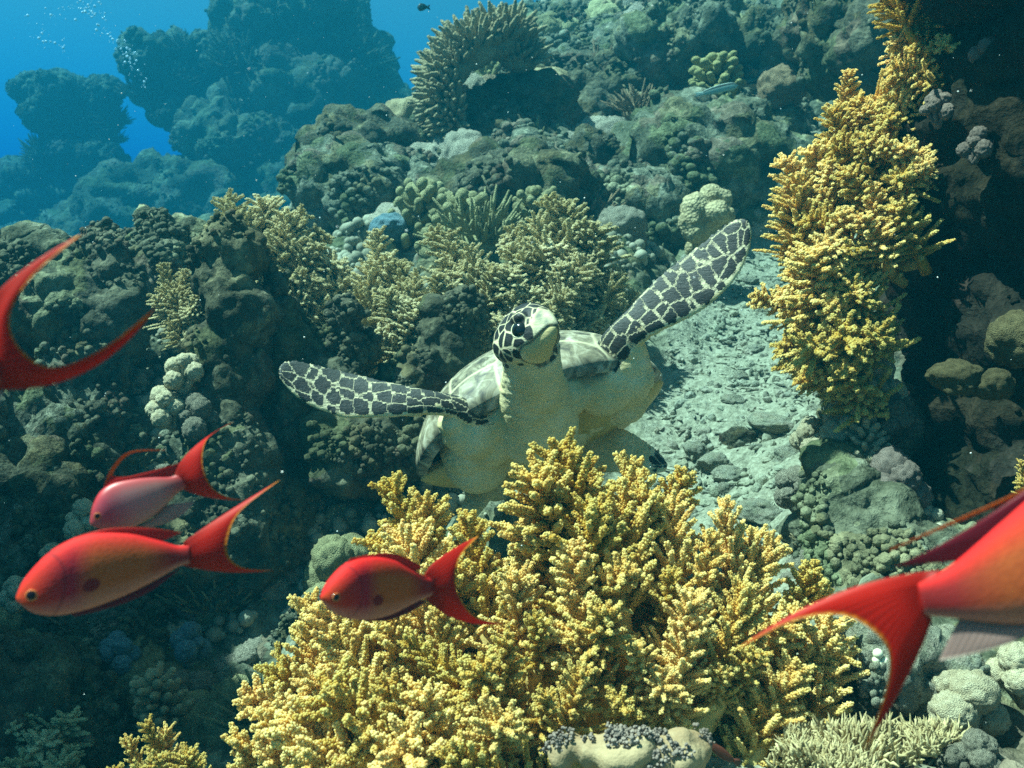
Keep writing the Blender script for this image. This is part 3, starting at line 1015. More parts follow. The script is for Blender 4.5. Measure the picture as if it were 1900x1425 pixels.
def soft_coral(label, base, tips, meshes, stalk_mat, group=None, stems=None, rstem=.02, seed=0, wide=1.0, minlen=.10, lenf=.62, maxlen=.24):
    """tips: world points; each gets a branch that leans out from the colony's base"""
    rg = random.Random(seed)
    root = tag(empty('soft_coral', base), label, 'soft coral', group)
    bag = Bag()
    for i, tip in enumerate(tips):
        tip = Vector(tip)
        ln = max(minlen, min(maxlen, (tip - base).length * lenf)) * rg.uniform(.85, 1.15)
        dirv = ((tip - base).normalized() * .62 + Vector((rg.uniform(-.4, .4), rg.uniform(-.4, .4), .36))).normalized()
        foot = tip - dirv * ln
        o = put('branch', meshes[i % len(meshes)], None, root)
        o.matrix_local = aim(foot - base, tip - base, (tip - foot).length, rg.uniform(0, 6.28), wide * rg.uniform(.85, 1.2))
        p1 = base.lerp(foot, .5) + Vector((rg.uniform(-.03, .03), rg.uniform(-.03, .03), -.02))
        c = smooth_stations([list(base + Vector((rg.uniform(-.03, .03), rg.uniform(-.03, .03), 0))), list(p1), list(foot), list(foot + dirv * ln * .35)], 9)
        r = np.interp(np.linspace(0, 1, 9), [0, .5, 1], [1.5, 1.0, .35]) * rstem
        bag.tube(c - np.array(base), r, 9)
    put('stalk', bag.mesh('stalk'), stalk_mat, root)
    return root


def dome_tips(base, n, ext, seed, lo=.55, up0=-.1):
    """points through a dome round a base: ext = (left, right, near, far, up)"""
    rg = random.Random(seed)
    out = []
    while len(out) < n:
        x, y, z = rg.uniform(-1, 1), rg.uniform(-1, 1), rg.uniform(up0, 1)
        q = x * x + y * y + z * z
        if q > 1 or q < lo * lo: continue
        out.append(base + Vector((x * (ext[1] if x > 0 else ext[0]), y * (ext[3] if y > 0 else ext[2]), z * ext[4])))
    return out


def px_tips(lst):
    return [P(*a) for a in lst]


# the big colony in front
fgb = P(1120, 1420, 1.40)
fg_tips = px_tips([(725, 885, 1.50), (790, 920, 1.48), (755, 985, 1.42), (885, 950, 1.46), (935, 985, 1.40), (700, 980, 1.5),
                   (1030, 825, 1.42), (985, 880, 1.36), (1075, 850, 1.46), (1150, 850, 1.44), (1190, 900, 1.40), (1100, 930, 1.34), (1240, 930, 1.44), (1290, 880, 1.46), (1345, 930, 1.44), (1320, 985, 1.38), (1400, 985, 1.46), (1440, 1010, 1.44),
                   (1490, 1040, 1.44), (1530, 1090, 1.42), (1590, 1170, 1.42), (1560, 1200, 1.36), (1545, 1150, 1.38), (1480, 1120, 1.36),
                   (545, 1115, 1.46), (580, 1130, 1.40), (510, 1235, 1.40), (560, 1270, 1.34), (435, 1300, 1.36), (430, 1360, 1.32), (480, 1330, 1.28), (620, 1180, 1.38), (640, 1120, 1.44),
                   (700, 1150, 1.36), (760, 1180, 1.30), (820, 1120, 1.34), (840, 1040, 1.38), (960, 1060, 1.32), (1040, 1010, 1.30), (1150, 1030, 1.30), (1250, 1060, 1.30), (1380, 1080, 1.32)])
fg_tips += dome_tips(P(1060, 1340, 1.46), 30, (.44, .30, .16, .22, .33), 5, .5, .05)
fg_tips += px_tips([(600, 1290, 1.22), (690, 1270, 1.2), (780, 1290, 1.16), (660, 1370, 1.16), (560, 1400, 1.18), (740, 1390, 1.12), (840, 1380, 1.12), (860, 1240, 1.2), (930, 1180, 1.22), (520, 1330, 1.22), (920, 1330, 1.14), (470, 1400, 1.22),
                    (1290, 1180, 1.24), (1400, 1200, 1.26), (1480, 1230, 1.3), (1420, 1290, 1.3), (1000, 1150, 1.24), (1100, 1120, 1.22), (1185, 1200, 1.22), (1085, 1235, 1.20), (1235, 1270, 1.22), (1345, 1250, 1.24), (1000, 1290, 1.18), (1150, 1290, 1.20), (1060, 1180, 1.26), (1290, 1110, 1.26)])
soft_coral('largest bright yellow bushy soft coral in front below the turtle', fgb, fg_tips, BR, M['stalk'], rstem=.023, seed=3, wide=1.0, lenf=.50)
soft_coral('small bright yellow soft coral poking up on the bottom edge left of the big one', P(300, 1560, 1.40), px_tips([(265, 1340, 1.36), (310, 1350, 1.38), (345, 1395, 1.36), (235, 1370, 1.40), (225, 1420, 1.36), (290, 1400, 1.32), (360, 1440, 1.36)]), BR, M['stalk'], rstem=.012, seed=4, minlen=.08)
soft_coral('yellow soft coral sprig at the edge beyond the biggest red fish', P(1975, 920, 1.7), px_tips([(1893, 855, 1.68), (1890, 890, 1.66), (1915, 840, 1.7), (1925, 880, 1.66), (1905, 910, 1.7)]), BR, M['stalk'], rstem=.012, seed=6, minlen=.07)
# colonies along the edge of the dark wall
soft_coral('yellow soft coral hanging highest on the lit edge of the dark reef wall', P(1745, 110, 2.05), px_tips([(1665, 20, 2.05), (1660, 70, 2.02), (1650, 130, 2.0), (1700, 0, 2.05), (1730, 30, 2.0), (1690, 90, 1.96), (1720, 140, 1.96), (1655, 180, 2.02), (1690, 180, 1.98), (1760, 10, 1.95), (1700, -40, 2.05), (1750, 80, 1.92)]) + dome_tips(P(1675, 80, 2.05), 3, (.12, .06, .14, .08, .16), 134, .5, -.5), BR, M['stalk'], 'yellow corals on the wall', rstem=.012, seed=7, minlen=.12, wide=1.55)
soft_coral('yellow soft coral jutting from the upper middle of the dark reef wall', P(1690, 300, 2.12), px_tips([(1580, 130, 2.12), (1590, 180, 2.08), (1550, 200, 2.1), (1615, 190, 2.04), (1650, 200, 2.0), (1690, 210, 2.0), (1560, 250, 2.06), (1600, 260, 2.0), (1640, 260, 1.96), (1690, 270, 1.94), (1710, 300, 1.92), (1665, 330, 1.94), (1540, 280, 2.08)]) + dome_tips(P(1620, 270, 2.05), 3, (.12, .06, .14, .08, .16), 135, .5, -.5), BR, M['stalk'], 'yellow corals on the wall', rstem=.013, seed=8, minlen=.12, wide=1.55)
soft_coral('yellow soft coral spreading widest from the middle of the dark reef wall', P(1620, 470, 2.15), px_tips([(1450, 290, 2.15), (1500, 275, 2.12), (1470, 330, 2.1), (1530, 310, 2.06), (1570, 320, 2.0), (1620, 340, 1.98), (1460, 370, 2.12), (1500, 400, 2.04), (1560, 390, 1.98), (1610, 400, 1.94), (1480, 430, 2.08), (1660, 380, 1.94), (1540, 450, 1.98)]) + dome_tips(P(1550, 440, 2.05), 3, (.12, .06, .14, .08, .16), 136, .5, -.5), BR, M['stalk'], 'yellow corals on the wall', rstem=.013, seed=9, minlen=.12, wide=1.55)
soft_coral('yellow soft coral drooping lowest on the lit edge of the dark reef wall', P(1620, 590, 2.15), px_tips([(1455, 450, 2.15), (1460, 500, 2.1), (1500, 480, 2.06), (1405, 545, 2.12), (1440, 560, 2.06), (1480, 550, 2.02), (1540, 500, 2.0), (1580, 540, 1.96), (1530, 570, 1.96), (1470, 610, 2.04), (1440, 640, 2.1), (1500, 640, 1.98), (1560, 620, 1.94), (1480, 690, 2.04), (1520, 700, 2.0), (1560, 680, 1.96), (1620, 620, 1.92)]) + dome_tips(P(1550, 560, 2.05), 3, (.12, .06, .14, .08, .16), 137, .5, -.5), BR, M['stalk'], 'yellow corals on the wall', rstem=.013, seed=10, minlen=.12, wide=1.55)
# paler colonies behind the turtle
soft_coral('pale yellow soft coral fanning up behind the rock pillar', P(520, 560, 3.0), px_tips([(425, 360, 3.05), (455, 400, 3.0), (490, 370, 3.05), (520, 420, 2.95), (570, 395, 3.0), (600, 430, 3.0), (620, 480, 2.95), (560, 460, 2.9), (480, 440, 2.95), (640, 520, 2.95), (410, 410, 3.0), (590, 510, 2.88), (540, 510, 2.86)]) + dome_tips(P(520, 560, 3.0), 34, (.27, .25, .18, .12, .30), 139, .45, .0), BRP, M['stalk_pale'], rstem=.018, seed=11, minlen=.15, maxlen=.22, wide=1.55)
soft_coral('pale soft coral bulging out on the shaded flank of the rock pillar', P(390, 600, 2.6), px_tips([(300, 490, 2.6), (320, 540, 2.55), (290, 550, 2.58), (340, 500, 2.6), (365, 470, 2.62), (310, 600, 2.55), (350, 570, 2.5), (345, 620, 2.5), (370, 540, 2.55)]) + dome_tips(P(390, 600, 2.6), 8, (.12, .12, .10, .08, .16), 140, .45, .0), BRP, M['stalk_pale'], rstem=.013, seed=12, minlen=.11, wide=1.55)
soft_coral('pale yellow soft coral left of the turtle head under the blue boulder', P(770, 660, 2.9), px_tips([(700, 430, 3.0), (720, 470, 2.95), (690, 500, 2.95), (750, 480, 2.9), (780, 510, 2.86), (700, 560, 2.88), (740, 560, 2.8), (680, 590, 2.9), (790, 570, 2.8), (730, 620, 2.78), (830, 540, 2.86), (690, 640, 2.84)]) + dome_tips(P(770, 660, 2.9), 34, (.27, .25, .18, .12, .30), 141, .45, .0), BRP, M['stalk_pale'], rstem=.016, seed=13, minlen=.15, maxlen=.22, wide=1.6)
soft_coral('broad pale soft coral standing right behind the turtle head', P(930, 640, 2.95), px_tips([(830, 430, 3.0), (870, 460, 2.95), (850, 500, 2.9), (900, 490, 2.9), (940, 520, 2.86), (890, 550, 2.84), (980, 540, 2.86), (930, 580, 2.8), (1030, 570, 2.86), (1060, 540, 2.9), (870, 600, 2.8), (800, 430, 3.05)]) + dome_tips(P(930, 640, 2.95), 34, (.27, .25, .18, .12, .30), 142, .45, .0), BRP, M['stalk_pale'], rstem=.016, seed=14, minlen=.15, maxlen=.22, wide=1.6)
soft_coral('tallest pale soft coral branching up between the turtle head and flipper', P(1030, 590, 3.1), px_tips([(1010, 370, 3.15), (1045, 375, 3.12), (990, 410, 3.1), (960, 420, 3.12), (935, 440, 3.1), (1080, 410, 3.1), (1110, 420, 3.1), (1120, 460, 3.05), (1020, 450, 3.0), (1070, 470, 3.0), (980, 470, 3.02), (1100, 510, 3.0), (1040, 510, 2.95)]) + dome_tips(P(1030, 590, 3.1), 34, (.27, .25, .18, .12, .30), 143, .45, .0), BRP, M['stalk_pale'], rstem=.016, seed=15, minlen=.15, maxlen=.22, wide=1.55)
soft_coral('low pale coral tuft beside the root of the raised flipper', P(1150, 590, 3.1), px_tips([(1120, 530, 3.1), (1150, 520, 3.1), (1180, 540, 3.1), (1160, 555, 3.05), (1130, 560, 3.05)]), BRP, M['stalk_pale'], rstem=.01, seed=16, minlen=.09)
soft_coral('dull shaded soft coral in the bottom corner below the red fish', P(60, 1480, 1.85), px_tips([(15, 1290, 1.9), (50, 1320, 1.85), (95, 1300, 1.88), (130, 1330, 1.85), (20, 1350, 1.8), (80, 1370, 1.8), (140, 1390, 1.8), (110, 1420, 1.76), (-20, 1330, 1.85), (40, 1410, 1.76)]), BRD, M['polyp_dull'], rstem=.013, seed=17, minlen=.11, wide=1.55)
# ------------------------------------------------------------------ red fish
def fish_materials():
    m, nt, b, out = mat('red_fish_skin')
    co = attr(nt, 'fco', 'Vector')         # x along the body 0 snout .. 1 tail root, y across -1 belly .. 1 back
    sx = nt.nodes.new('ShaderNodeSeparateXYZ'); nt.links.new(co, sx.inputs[0])
    n = noise_tex(nt, 6, 3, .6, coords(nt))
    head = ramp(nt, sx.outputs[0], [(0.0, (0.70, 0.06, 0.015)), (0.16, (0.55, 0.025, 0.015)), (0.34, (0.36, 0.012, 0.03)), (0.46, (0.46, 0.085, 0.022)), (0.74, (0.46, 0.085, 0.022)), (0.90, (0.30, 0.02, 0.02)), (1.0, (0.26, 0.012, 0.015))])
    back = ramp(nt, sx.outputs[1], [(0.40, 0.0), (0.95, 1.0)])
    mr = nt.nodes.new('ShaderNodeMapRange'); mr.inputs[1].default_value = -1; mr.inputs[2].default_value = 1
    nt.links.new(sx.outputs[1], mr.inputs[0])
    c = mix(nt, ramp(nt, mr.outputs[0], [(0.66, 0.0), (0.95, 1.0)]), head, (0.66, 0.012, 0.012))
    c = mix(nt, ramp(nt, mr.outputs[0], [(0.05, 0.75), (0.32, 0.0)]), c, (0.62, 0.22, 0.16))
    sc = voro(nt, 1, 'F1', None)
    mp = nt.nodes.new('ShaderNodeMapping'); mp.inputs['Scale'].default_value = (46, 14, 1)
    nt.links.new(co, mp.inputs[0]); nt.links.new(mp.outputs[0], sc.inputs['Vector'])
    c = mix(nt, ramp(nt, sc.outputs[0], [(0.25, 0.0), (0.8, 0.22)]), c, (0.20, 0.02, 0.01))
    yy = math_n(nt, 'MULTIPLY', sx.outputs[1], sx.outputs[1])
    gl = math_n(nt, 'ABSOLUTE', math_n(nt, 'SUBTRACT', math_n(nt, 'ADD', sx.outputs[0], math_n(nt, 'MULTIPLY', yy, 0.10)), 0.30))
    bx = math_n(nt, 'MULTIPLY', math_n(nt, 'SUBTRACT', sx.outputs[0], 0.445), 1 / .055)
    by = math_n(nt, 'MULTIPLY', math_n(nt, 'ADD', sx.outputs[1], 0.30), 1 / .20)
    bl = math_n(nt, 'ADD', math_n(nt, 'MULTIPLY', bx, bx), math_n(nt, 'MULTIPLY', by, by))
    mo = math_n(nt, 'ADD', math_n(nt, 'ABSOLUTE', math_n(nt, 'ADD', sx.outputs[1], 0.12)), math_n(nt, 'MULTIPLY', sx.outputs[0], 3.2))
    c = mix(nt, ramp(nt, mo, [(0.10, 0.75), (0.20, 0.0)]), c, (0.10, 0.006, 0.01))
    c = mix(nt, ramp(nt, bl, [(0.55, 0.9), (1.0, 0.0)]), c, (0.16, 0.004, 0.012))
    c = mix(nt, ramp(nt, gl, [(0.003, 0.45), (0.014, 0.0)]), c, (0.10, 0.004, 0.015))
    nt.links.new(c, b.inputs['Base Color'])
    b.inputs['Roughness'].default_value = 0.72
    b.inputs['Specular IOR Level'].default_value = 0.18
    bump(nt, b, sc.outputs[0], 0.10, 0.001)
    M['fish'] = m
    m2, nt, b, out = mat('pink_fish_skin')
    co = attr(nt, 'fco', 'Vector')
    sx = nt.nodes.new('ShaderNodeSeparateXYZ'); nt.links.new(co, sx.inputs[0])
    mr = nt.nodes.new('ShaderNodeMapRange'); mr.inputs[1].default_value = -1; mr.inputs[2].default_value = 1
    nt.links.new(sx.outputs[1], mr.inputs[0])
    c = ramp(nt, sx.outputs[0], [(0.0, (0.45, 0.05, 0.06)), (0.22, (0.38, 0.05, 0.08)), (0.45, (0.40, 0.15, 0.15)), (0.75, (0.40, 0.16, 0.14)), (1.0, (0.38, 0.03, 0.03))])
    c = mix(nt, ramp(nt, mr.outputs[0], [(0.70, 0.0), (0.97, 1.0)]), c, (0.45, 0.03, 0.04))
    nt.links.new(c, b.inputs['Base Color'])
    b.inputs['Roughness'].default_value = 0.4; b.inputs['Specular IOR Level'].default_value = 0.4
    M['fish_pink'] = m2
    for key, inner, rim in (('tail', (0.72, 0.018, 0.010), (0.72, 0.30, 0.02)), ('fin', (0.70, 0.02, 0.02), (0.80, 0.12, 0.03)), ('fin_dark', (0.16, 0.008, 0.02), (0.45, 0.02, 0.03)), ('fin_pale', (0.62, 0.40, 0.36), (0.70, 0.55, 0.45)), ('streamer', (0.80, 0.16, 0.02), (0.80, 0.16, 0.02))):
        m, nt, b, out = mat('fish_' + key)
        fx = attr(nt, 'fx')                # 0 at the root, 1 at the free edge
        c = ramp(nt, fx, [(0.0, tuple(x * .55 for x in inner)), (0.35, inner), (0.90, inner), (1.0, rim)])
        ray = attr(nt, 'ray')
        w = nt.nodes.new('ShaderNodeMath'); w.operation = 'SINE'
        nt.links.new(math_n(nt, 'MULTIPLY', ray, 120.0), w.inputs[0])
        c = mix(nt, ramp(nt, w.outputs[0], [(0.2, 0.5), (0.8, 0.0)]), c, tuple(x * .4 for x in inner))
        nt.links.new(c, b.inputs['Base Color'])
        b.inputs['Roughness'].default_value = 0.5
        tr = nt.nodes.new('ShaderNodeBsdfTranslucent'); nt.links.new(c, tr.inputs[0])
        mx = nt.nodes.new('ShaderNodeMixShader'); mx.inputs[0].default_value = {'fin_pale': .6, 'fin_dark': .12, 'fin': .3}.get(key, .42)
        nt.links.new(b.outputs[0], mx.inputs[1]); nt.links.new(tr.outputs[0], mx.inputs[2]); nt.links.new(mx.outputs[0], out.inputs[0])
        M['fish_' + key] = m


fish_materials()
fem, _, feb, _ = mat('fish_eye')
feb.inputs['Base Color'].default_value = (0.012, 0.006, 0.012, 1); feb.inputs['Roughness'].default_value = 0.15

frm, _, frb, _ = mat('fish_eye_ring')
frb.inputs['Base Color'].default_value = (0.62, 0.16, 0.05, 1); frb.inputs['Roughness'].default_value = 0.4


class Plane:
    """the fish's own middle plane: picture point to world, with the tail swung away or nearer"""
    def __init__(self, x0, d0, slope):
        self.x0, self.d0, self.k = x0, d0, slope

    def d(self, x): return self.d0 + self.k * (x - self.x0) / 1000.0

    def __call__(self, x, y): return np.array(P(x, y, self.d(x)))


def fish_body(pl, top, bot, fat, n=44, m=24):
    """body from its back and belly lines (same number of points, snout to tail root)"""
    a, b = smooth_stations(top, n), smooth_stations(bot, n)
    t3, b3 = np.array([pl(*q) for q in a]), np.array([pl(*q) for q in b])
    mid = (t3 + b3) / 2
    s = np.concatenate([[0], np.cumsum(np.linalg.norm(np.diff(mid, axis=0), axis=1))]); s /= s[-1]
    nr = np.cross(mid[-1] - mid[0], t3[n // 2] - b3[n // 2]); nr /= np.linalg.norm(nr)
    an = np.arange(m) * 2 * math.pi / m
    rings, fco = [], []
    for k in range(n):
        h = (t3[k] - b3[k]) / 2
        w = np.linalg.norm(h) * np.interp(s[k], [0, .1, .35, .7, 1], [.75, .62, fat, fat * .9, .45])
        ca, sa = np.cos(an), np.sin(an)
        sgn = np.sign(ca) * np.abs(ca) ** 0.92
        rings.append(mid[k] + sgn[:, None] * h + (np.sign(sa) * np.abs(sa) ** .9)[:, None] * nr * w)
        fco.append(np.stack([np.full(m, s[k]), ca, 0 * ca], 1))
    bag = Bag(); loft(bag, rings)
    me = bag.mesh('body')
    fc = np.concatenate(fco + [np.array([[0, 0, 0], [1, 0, 0]])])
    at_ = me.attributes.new('fco', 'FLOAT_VECTOR', 'POINT'); at_.data.foreach_set('vector', fc.astype(np.float32).ravel())
    return me, nr


def fin(pl, root, free, thick, nr, bow=0.0, mid=None, n=40, m=13, curl=0.0):
    """a thin fin between its root line and its free edge (picture points), rounded and a little bowed"""
    a, b = smooth_stations(root, n), smooth_stations(free, n)
    c_ = (a + b) / 2 if mid is None else smooth_stations(mid, n)
    w = np.linspace(0, 1, m)
    F = []
    for side in (1, -1):
        for k in range(n):
            p0, p1 = pl(*a[k]), pl(*b[k])
            pm = pl(*c_[k])
            q = p0[None] * ((1 - w) ** 2)[:, None] + pm[None] * (2 * w * (1 - w))[:, None] + p1[None] * (w * w)[:, None]
            edge_k = min(1.0, 3.2 * min(k, n - 1 - k) / (n - 1) + .12)
            tt = thick * np.sqrt(np.clip(1 - w, 0.02, 1)) * edge_k
            off = side * tt + bow * np.sin(w * math.pi * .5) * math.sin(math.pi * k / (n - 1)) + curl * w * w
            F.append(q + off[:, None] * nr)
    v = np.concatenate(F)
    q = []
    h = n * m
    for k in range(n - 1):
        for j in range(m - 1):
            i = k * m + j
            q.append((i, i + 1, i + m + 1, i + m)); q.append((h + i, h + i + m, h + i + m + 1, h + i + 1))
    for k in range(n - 1):
        for j in (0, m - 1):
            i = k * m + j
            q.append((i, i + m, h + i + m, h + i) if j else (i, h + i, h + i + m, i + m))
    for j in range(m - 1):
        for k in (0, n - 1):
            i = k * m + j
            q.append((i, h + i, h + i + 1, i + 1) if not k else (i, i + 1, h + i + 1, h + i))
    me = mesh_np('fin', v, np.array(q))
    fx = np.tile(w, n * 2); ray = np.tile(np.repeat(np.linspace(0, 1, n), m), 2)
    for nm, arr in (('fx', fx), ('ray', ray)):
        at_ = me.attributes.new(nm, 'FLOAT', 'POINT'); at_.data.foreach_set('value', arr.astype(np.float32))
    return me


def fish(label, pl, top, bot, fins, eyes=None, fat=.42, skin='fish'):
    me, nr = fish_body(pl, top, bot, fat)
    if np.dot(nr, np.array(DPV)) > 0: nr = -nr            # nr looks at the lens
    org = Vector(verts_np(me).mean(0))
    root = tag(empty('red_fish', org), label, 'fish', 'red fish in the foreground')
    put('body', at_origin(me, org), M[skin], root)
    for name, key, r_, f_, th, bow, *md in fins:
        put(name, at_origin(fin(pl, r_, f_, th, nr, bow, md[0] if md else None), org), M['fish_' + key], root)
    if eyes:
        x, y, r = eyes
        c = pl(x, y)
        v = verts_np(me) + np.array(org)
        near = v[np.argsort(np.linalg.norm(v - np.array(P(x, y, pl.d(x))) - nr * .02, axis=1))[:6]].mean(0)
        e = Bag(); iv, fi = ico(3); e.add(iv * r, fi)
        eo = put('eye', e.mesh('eye'), fem, root, loc=Vector(near) - org - Vector(nr) * r * .45)
        nv = Vector(nr); a1 = nv.orthogonal().normalized(); a2 = nv.cross(a1)
        t_ = Bag(); th_ = np.linspace(0, 2 * math.pi, 33)
        t_.tube(np.array([np.array(nv * r * .62 + a1 * (r * .80 * math.cos(q)) + a2 * (r * .80 * math.sin(q))) for q in th_]), np.full(33, r * .17), 7)
        put('eye_ring', t_.mesh('eye_ring'), frm, eo)
    return root


# whole fish low on the side
pl = Plane(180, .66, .10)
fish('red fish with orange flanks and dark eye, lower of the overlapping pair', pl,
     [(30, 1106), (48, 1070), (100, 1018), (165, 990), (235, 988), (290, 1000), (330, 1012), (352, 1008)],
     [(32, 1116), (62, 1136), (105, 1142), (165, 1130), (235, 1104), (290, 1076), (330, 1052), (352, 1046)],
     [('tail_fin', 'tail', [(340, 1006), (345, 1020), (345, 1032), (340, 1050)], [(520, 890), (448, 945), (424, 990), (424, 1028), (452, 1052), (510, 1058)], .0018, .006, [(410, 955), (390, 995), (388, 1035), (425, 1070)]),
      ('dorsal_fin', 'fin', [(110, 1016), (170, 994), (240, 992), (300, 1004)], [(140, 996), (200, 980), (270, 978), (338, 988)], .0014, .001),
      ('anal_fin', 'fin_dark', [(130, 1138), (190, 1120), (250, 1096), (300, 1072)], [(140, 1144), (215, 1124), (280, 1096), (338, 1052)], .0014, .001)],
     (57, 1100, .0042))
pl = Plane(250, .74, .12)
fish('pinkish red fish with a long dorsal streamer, upper of the overlapping pair', pl,
     [(167, 966), (172, 938), (186, 912), (210, 896), (245, 888), (285, 884), (315, 884), (335, 878)],
     [(168, 974), (188, 982), (215, 984), (250, 976), (285, 958), (310, 936), (330, 914), (346, 906)],
     [('tail_fin', 'tail', [(322, 880), (332, 888), (338, 896), (340, 908)], [(434, 782), (386, 812), (376, 858), (392, 900), (420, 920), (456, 928)], .0019, .008, [(345, 825), (358, 872), (366, 900), (385, 930)]),
      ('dorsal_fin', 'fin', [(190, 914), (220, 897), (270, 890), (320, 884)], [(200, 880), (232, 884), (285, 872), (336, 858)], .0014, .001),
      ('dorsal_streamer', 'streamer', [(192, 905), (207, 868), (240, 838), (308, 834)], [(202, 900), (216, 868), (246, 841), (306, 836)], .0010, 0),
      ('anal_fin', 'fin_pale', [(262, 974), (285, 960), (300, 946), (312, 936)], [(275, 980), (315, 968), (345, 950), (362, 930)], .0012, .003)],
     (172, 960, .0028), .40, 'fish_pink')
pl = Plane(690, .72, .30)
fish('deep red fish swimming in front of the big yellow coral', pl,
     [(595, 1106), (612, 1076), (645, 1044), (685, 1032), (725, 1036), (758, 1052), (782, 1066), (800, 1070)],
     [(596, 1114), (614, 1134), (645, 1148), (685, 1150), (725, 1140), (758, 1124), (782, 1112), (800, 1106)],
     [('tail_fin', 'tail', [(788, 1066), (795, 1080), (796, 1094), (790, 1110)], [(888, 994), (848, 1030), (834, 1072), (846, 1112), (880, 1146), (942, 1156)], .0019, .008, [(802, 1034), (818, 1068), (822, 1104), (845, 1172)]),
      ('dorsal_fin', 'fin', [(640, 1050), (680, 1036), (725, 1042), (770, 1060)], [(650, 1036), (690, 1028), (735, 1028), (785, 1052)], .0014, .001),
      ('anal_fin', 'fin_dark', [(660, 1146), (700, 1146), (740, 1130), (775, 1112)], [(665, 1150), (710, 1152), (755, 1138), (790, 1116)], .0014, .001)],
     (603, 1108, .0034), .44)
pl = Plane(0, .46, .08)
fish('red fish leaving the frame, only its sweeping forked tail in view', pl,
     [(-420, 700), (-390, 640), (-310, 590), (-210, 575), (-130, 600), (-70, 640), (-30, 655), (0, 650)],
     [(-420, 720), (-390, 780), (-310, 830), (-210, 840), (-130, 800), (-70, 745), (-30, 722), (0, 714)],
     [('tail_fin', 'tail', [(-20, 560), (-8, 640), (-8, 690), (-20, 722)], [(152, 434), (62, 512), (20, 588), (40, 648), (100, 682), (190, 648), (290, 570)], .0020, .004, [(28, 498), (0, 560), (0, 620), (20, 680), (80, 715), (175, 738)]),
      ('anal_fin', 'fin_pale', [(-160, 800), (-110, 780), (-70, 750), (-40, 726)], [(-120, 840), (-60, 830), (-20, 790), (8, 726)], .0012, .002)],
     None, .42)
pl = Plane(1750, .50, -.06)
fish('largest red fish cut by the frame edge, tail first, before the dark wall', pl,
     [(2330, 900), (2290, 830), (2200, 790), (2080, 810), (1960, 880), (1850, 972), (1760, 1052), (1700, 1078)],
     [(2330, 930), (2300, 1000), (2220, 1080), (2100, 1130), (1980, 1150), (1880, 1158), (1780, 1148), (1716, 1142)],
     [('tail_fin', 'tail', [(1745, 1058), (1715, 1085), (1710, 1120), (1730, 1148)], [(1365, 1206), (1470, 1150), (1560, 1138), (1622, 1170), (1648, 1215), (1640, 1290), (1601, 1396)], .0020, .004, [(1545, 1072), (1600, 1095), (1650, 1130), (1680, 1180), (1702, 1240)]),
      ('dorsal_fin', 'fin_dark', [(2000, 850), (1930, 905), (1850, 975), (1780, 1040)], [(1960, 868), (1850, 945), (1745, 1010), (1658, 1052)], .0016, .001),
      ('dorsal_streamer', 'streamer', [(2000, 850), (1890, 912), (1780, 962), (1648, 1020)], [(2000, 862), (1890, 920), (1780, 968), (1650, 1023)], .0010, 0),
      ('anal_fin', 'fin_pale', [(1990, 1145), (1920, 1155), (1850, 1156), (1780, 1146)], [(1970, 1150), (1900, 1180), (1820, 1206), (1742, 1226)], .0012, .003)],
     None, .42)
# small fish over the reef
om, ont, ob, _ = mat('dark_blue_fish'); ob.inputs['Base Color'].default_value = (0.015, 0.03, 0.035, 1); ob.inputs['Roughness'].default_value = .4


def small_fish(name, label, pl, top, bot, tail_r, tail_f, m, th=.002, fat=.5):
    me, nr = fish_body(pl, top, bot, fat, 24, 14)
    org = Vector(verts_np(me).mean(0))
    root = tag(empty(name, org), label, 'fish')
    put('body', at_origin(me, org), m, root)
    put('tail_fin', at_origin(fin(pl, tail_r, tail_f, th, nr), org), m, root)


wm, wnt, wb, _ = mat('wrasse_skin')
sx = wnt.nodes.new('ShaderNodeSeparateXYZ'); wnt.links.new(attr(wnt, 'fco', 'Vector'), sx.inputs[0])
wnt.links.new(ramp(wnt, sx.outputs[1], [(0.0, (0.30, 0.42, 0.36)), (0.25, (0.22, 0.34, 0.30)), (0.32, (0.012, 0.02, 0.02)), (0.75, (0.03, 0.04, 0.04)), (0.85, (0.25, 0.33, 0.28))]), wb.inputs['Base Color'])
small_fish('wrasse', 'slender dark striped wrasse just below the yellowish finger coral', Plane(1340, 4.2, .5), [(1370, 158), (1358, 153), (1335, 157), (1315, 164), (1303, 170)], [(1370, 160), (1360, 167), (1338, 172), (1316, 176), (1304, 177)], [(1305, 170), (1304, 172), (1304, 175), (1305, 177)], [(1288, 172), (1291, 174), (1291, 177), (1287, 180)], wm, .003)
small_fish('damselfish', 'tiny round dark fish high in the open water', Plane(783, 5.5, .5), [(774, 13), (778, 7), (784, 6), (790, 9), (793, 12)], [(774, 14), (778, 20), (784, 20), (790, 17), (793, 15)], [(792, 11), (793, 13), (793, 14), (792, 16)], [(799, 8), (797, 12), (797, 15), (799, 19)], om)
bm_, bnt, bb_, _ = mat('brown_fish'); bb_.inputs['Base Color'].default_value = (0.12, 0.035, 0.02, 1); bb_.inputs['Roughness'].default_value = .4
small_fish('blenny', 'small dark brown fish resting at the foot of the big yellow coral', Plane(1340, 1.16, .1), [(1316, 1374), (1324, 1378), (1340, 1386), (1354, 1398), (1362, 1408)], [(1316, 1378), (1322, 1394), (1336, 1406), (1352, 1414), (1361, 1414)], [(1360, 1407), (1362, 1410), (1362, 1412), (1360, 1415)], [(1372, 1408), (1374, 1412), (1373, 1417), (1368, 1422)], bm_)
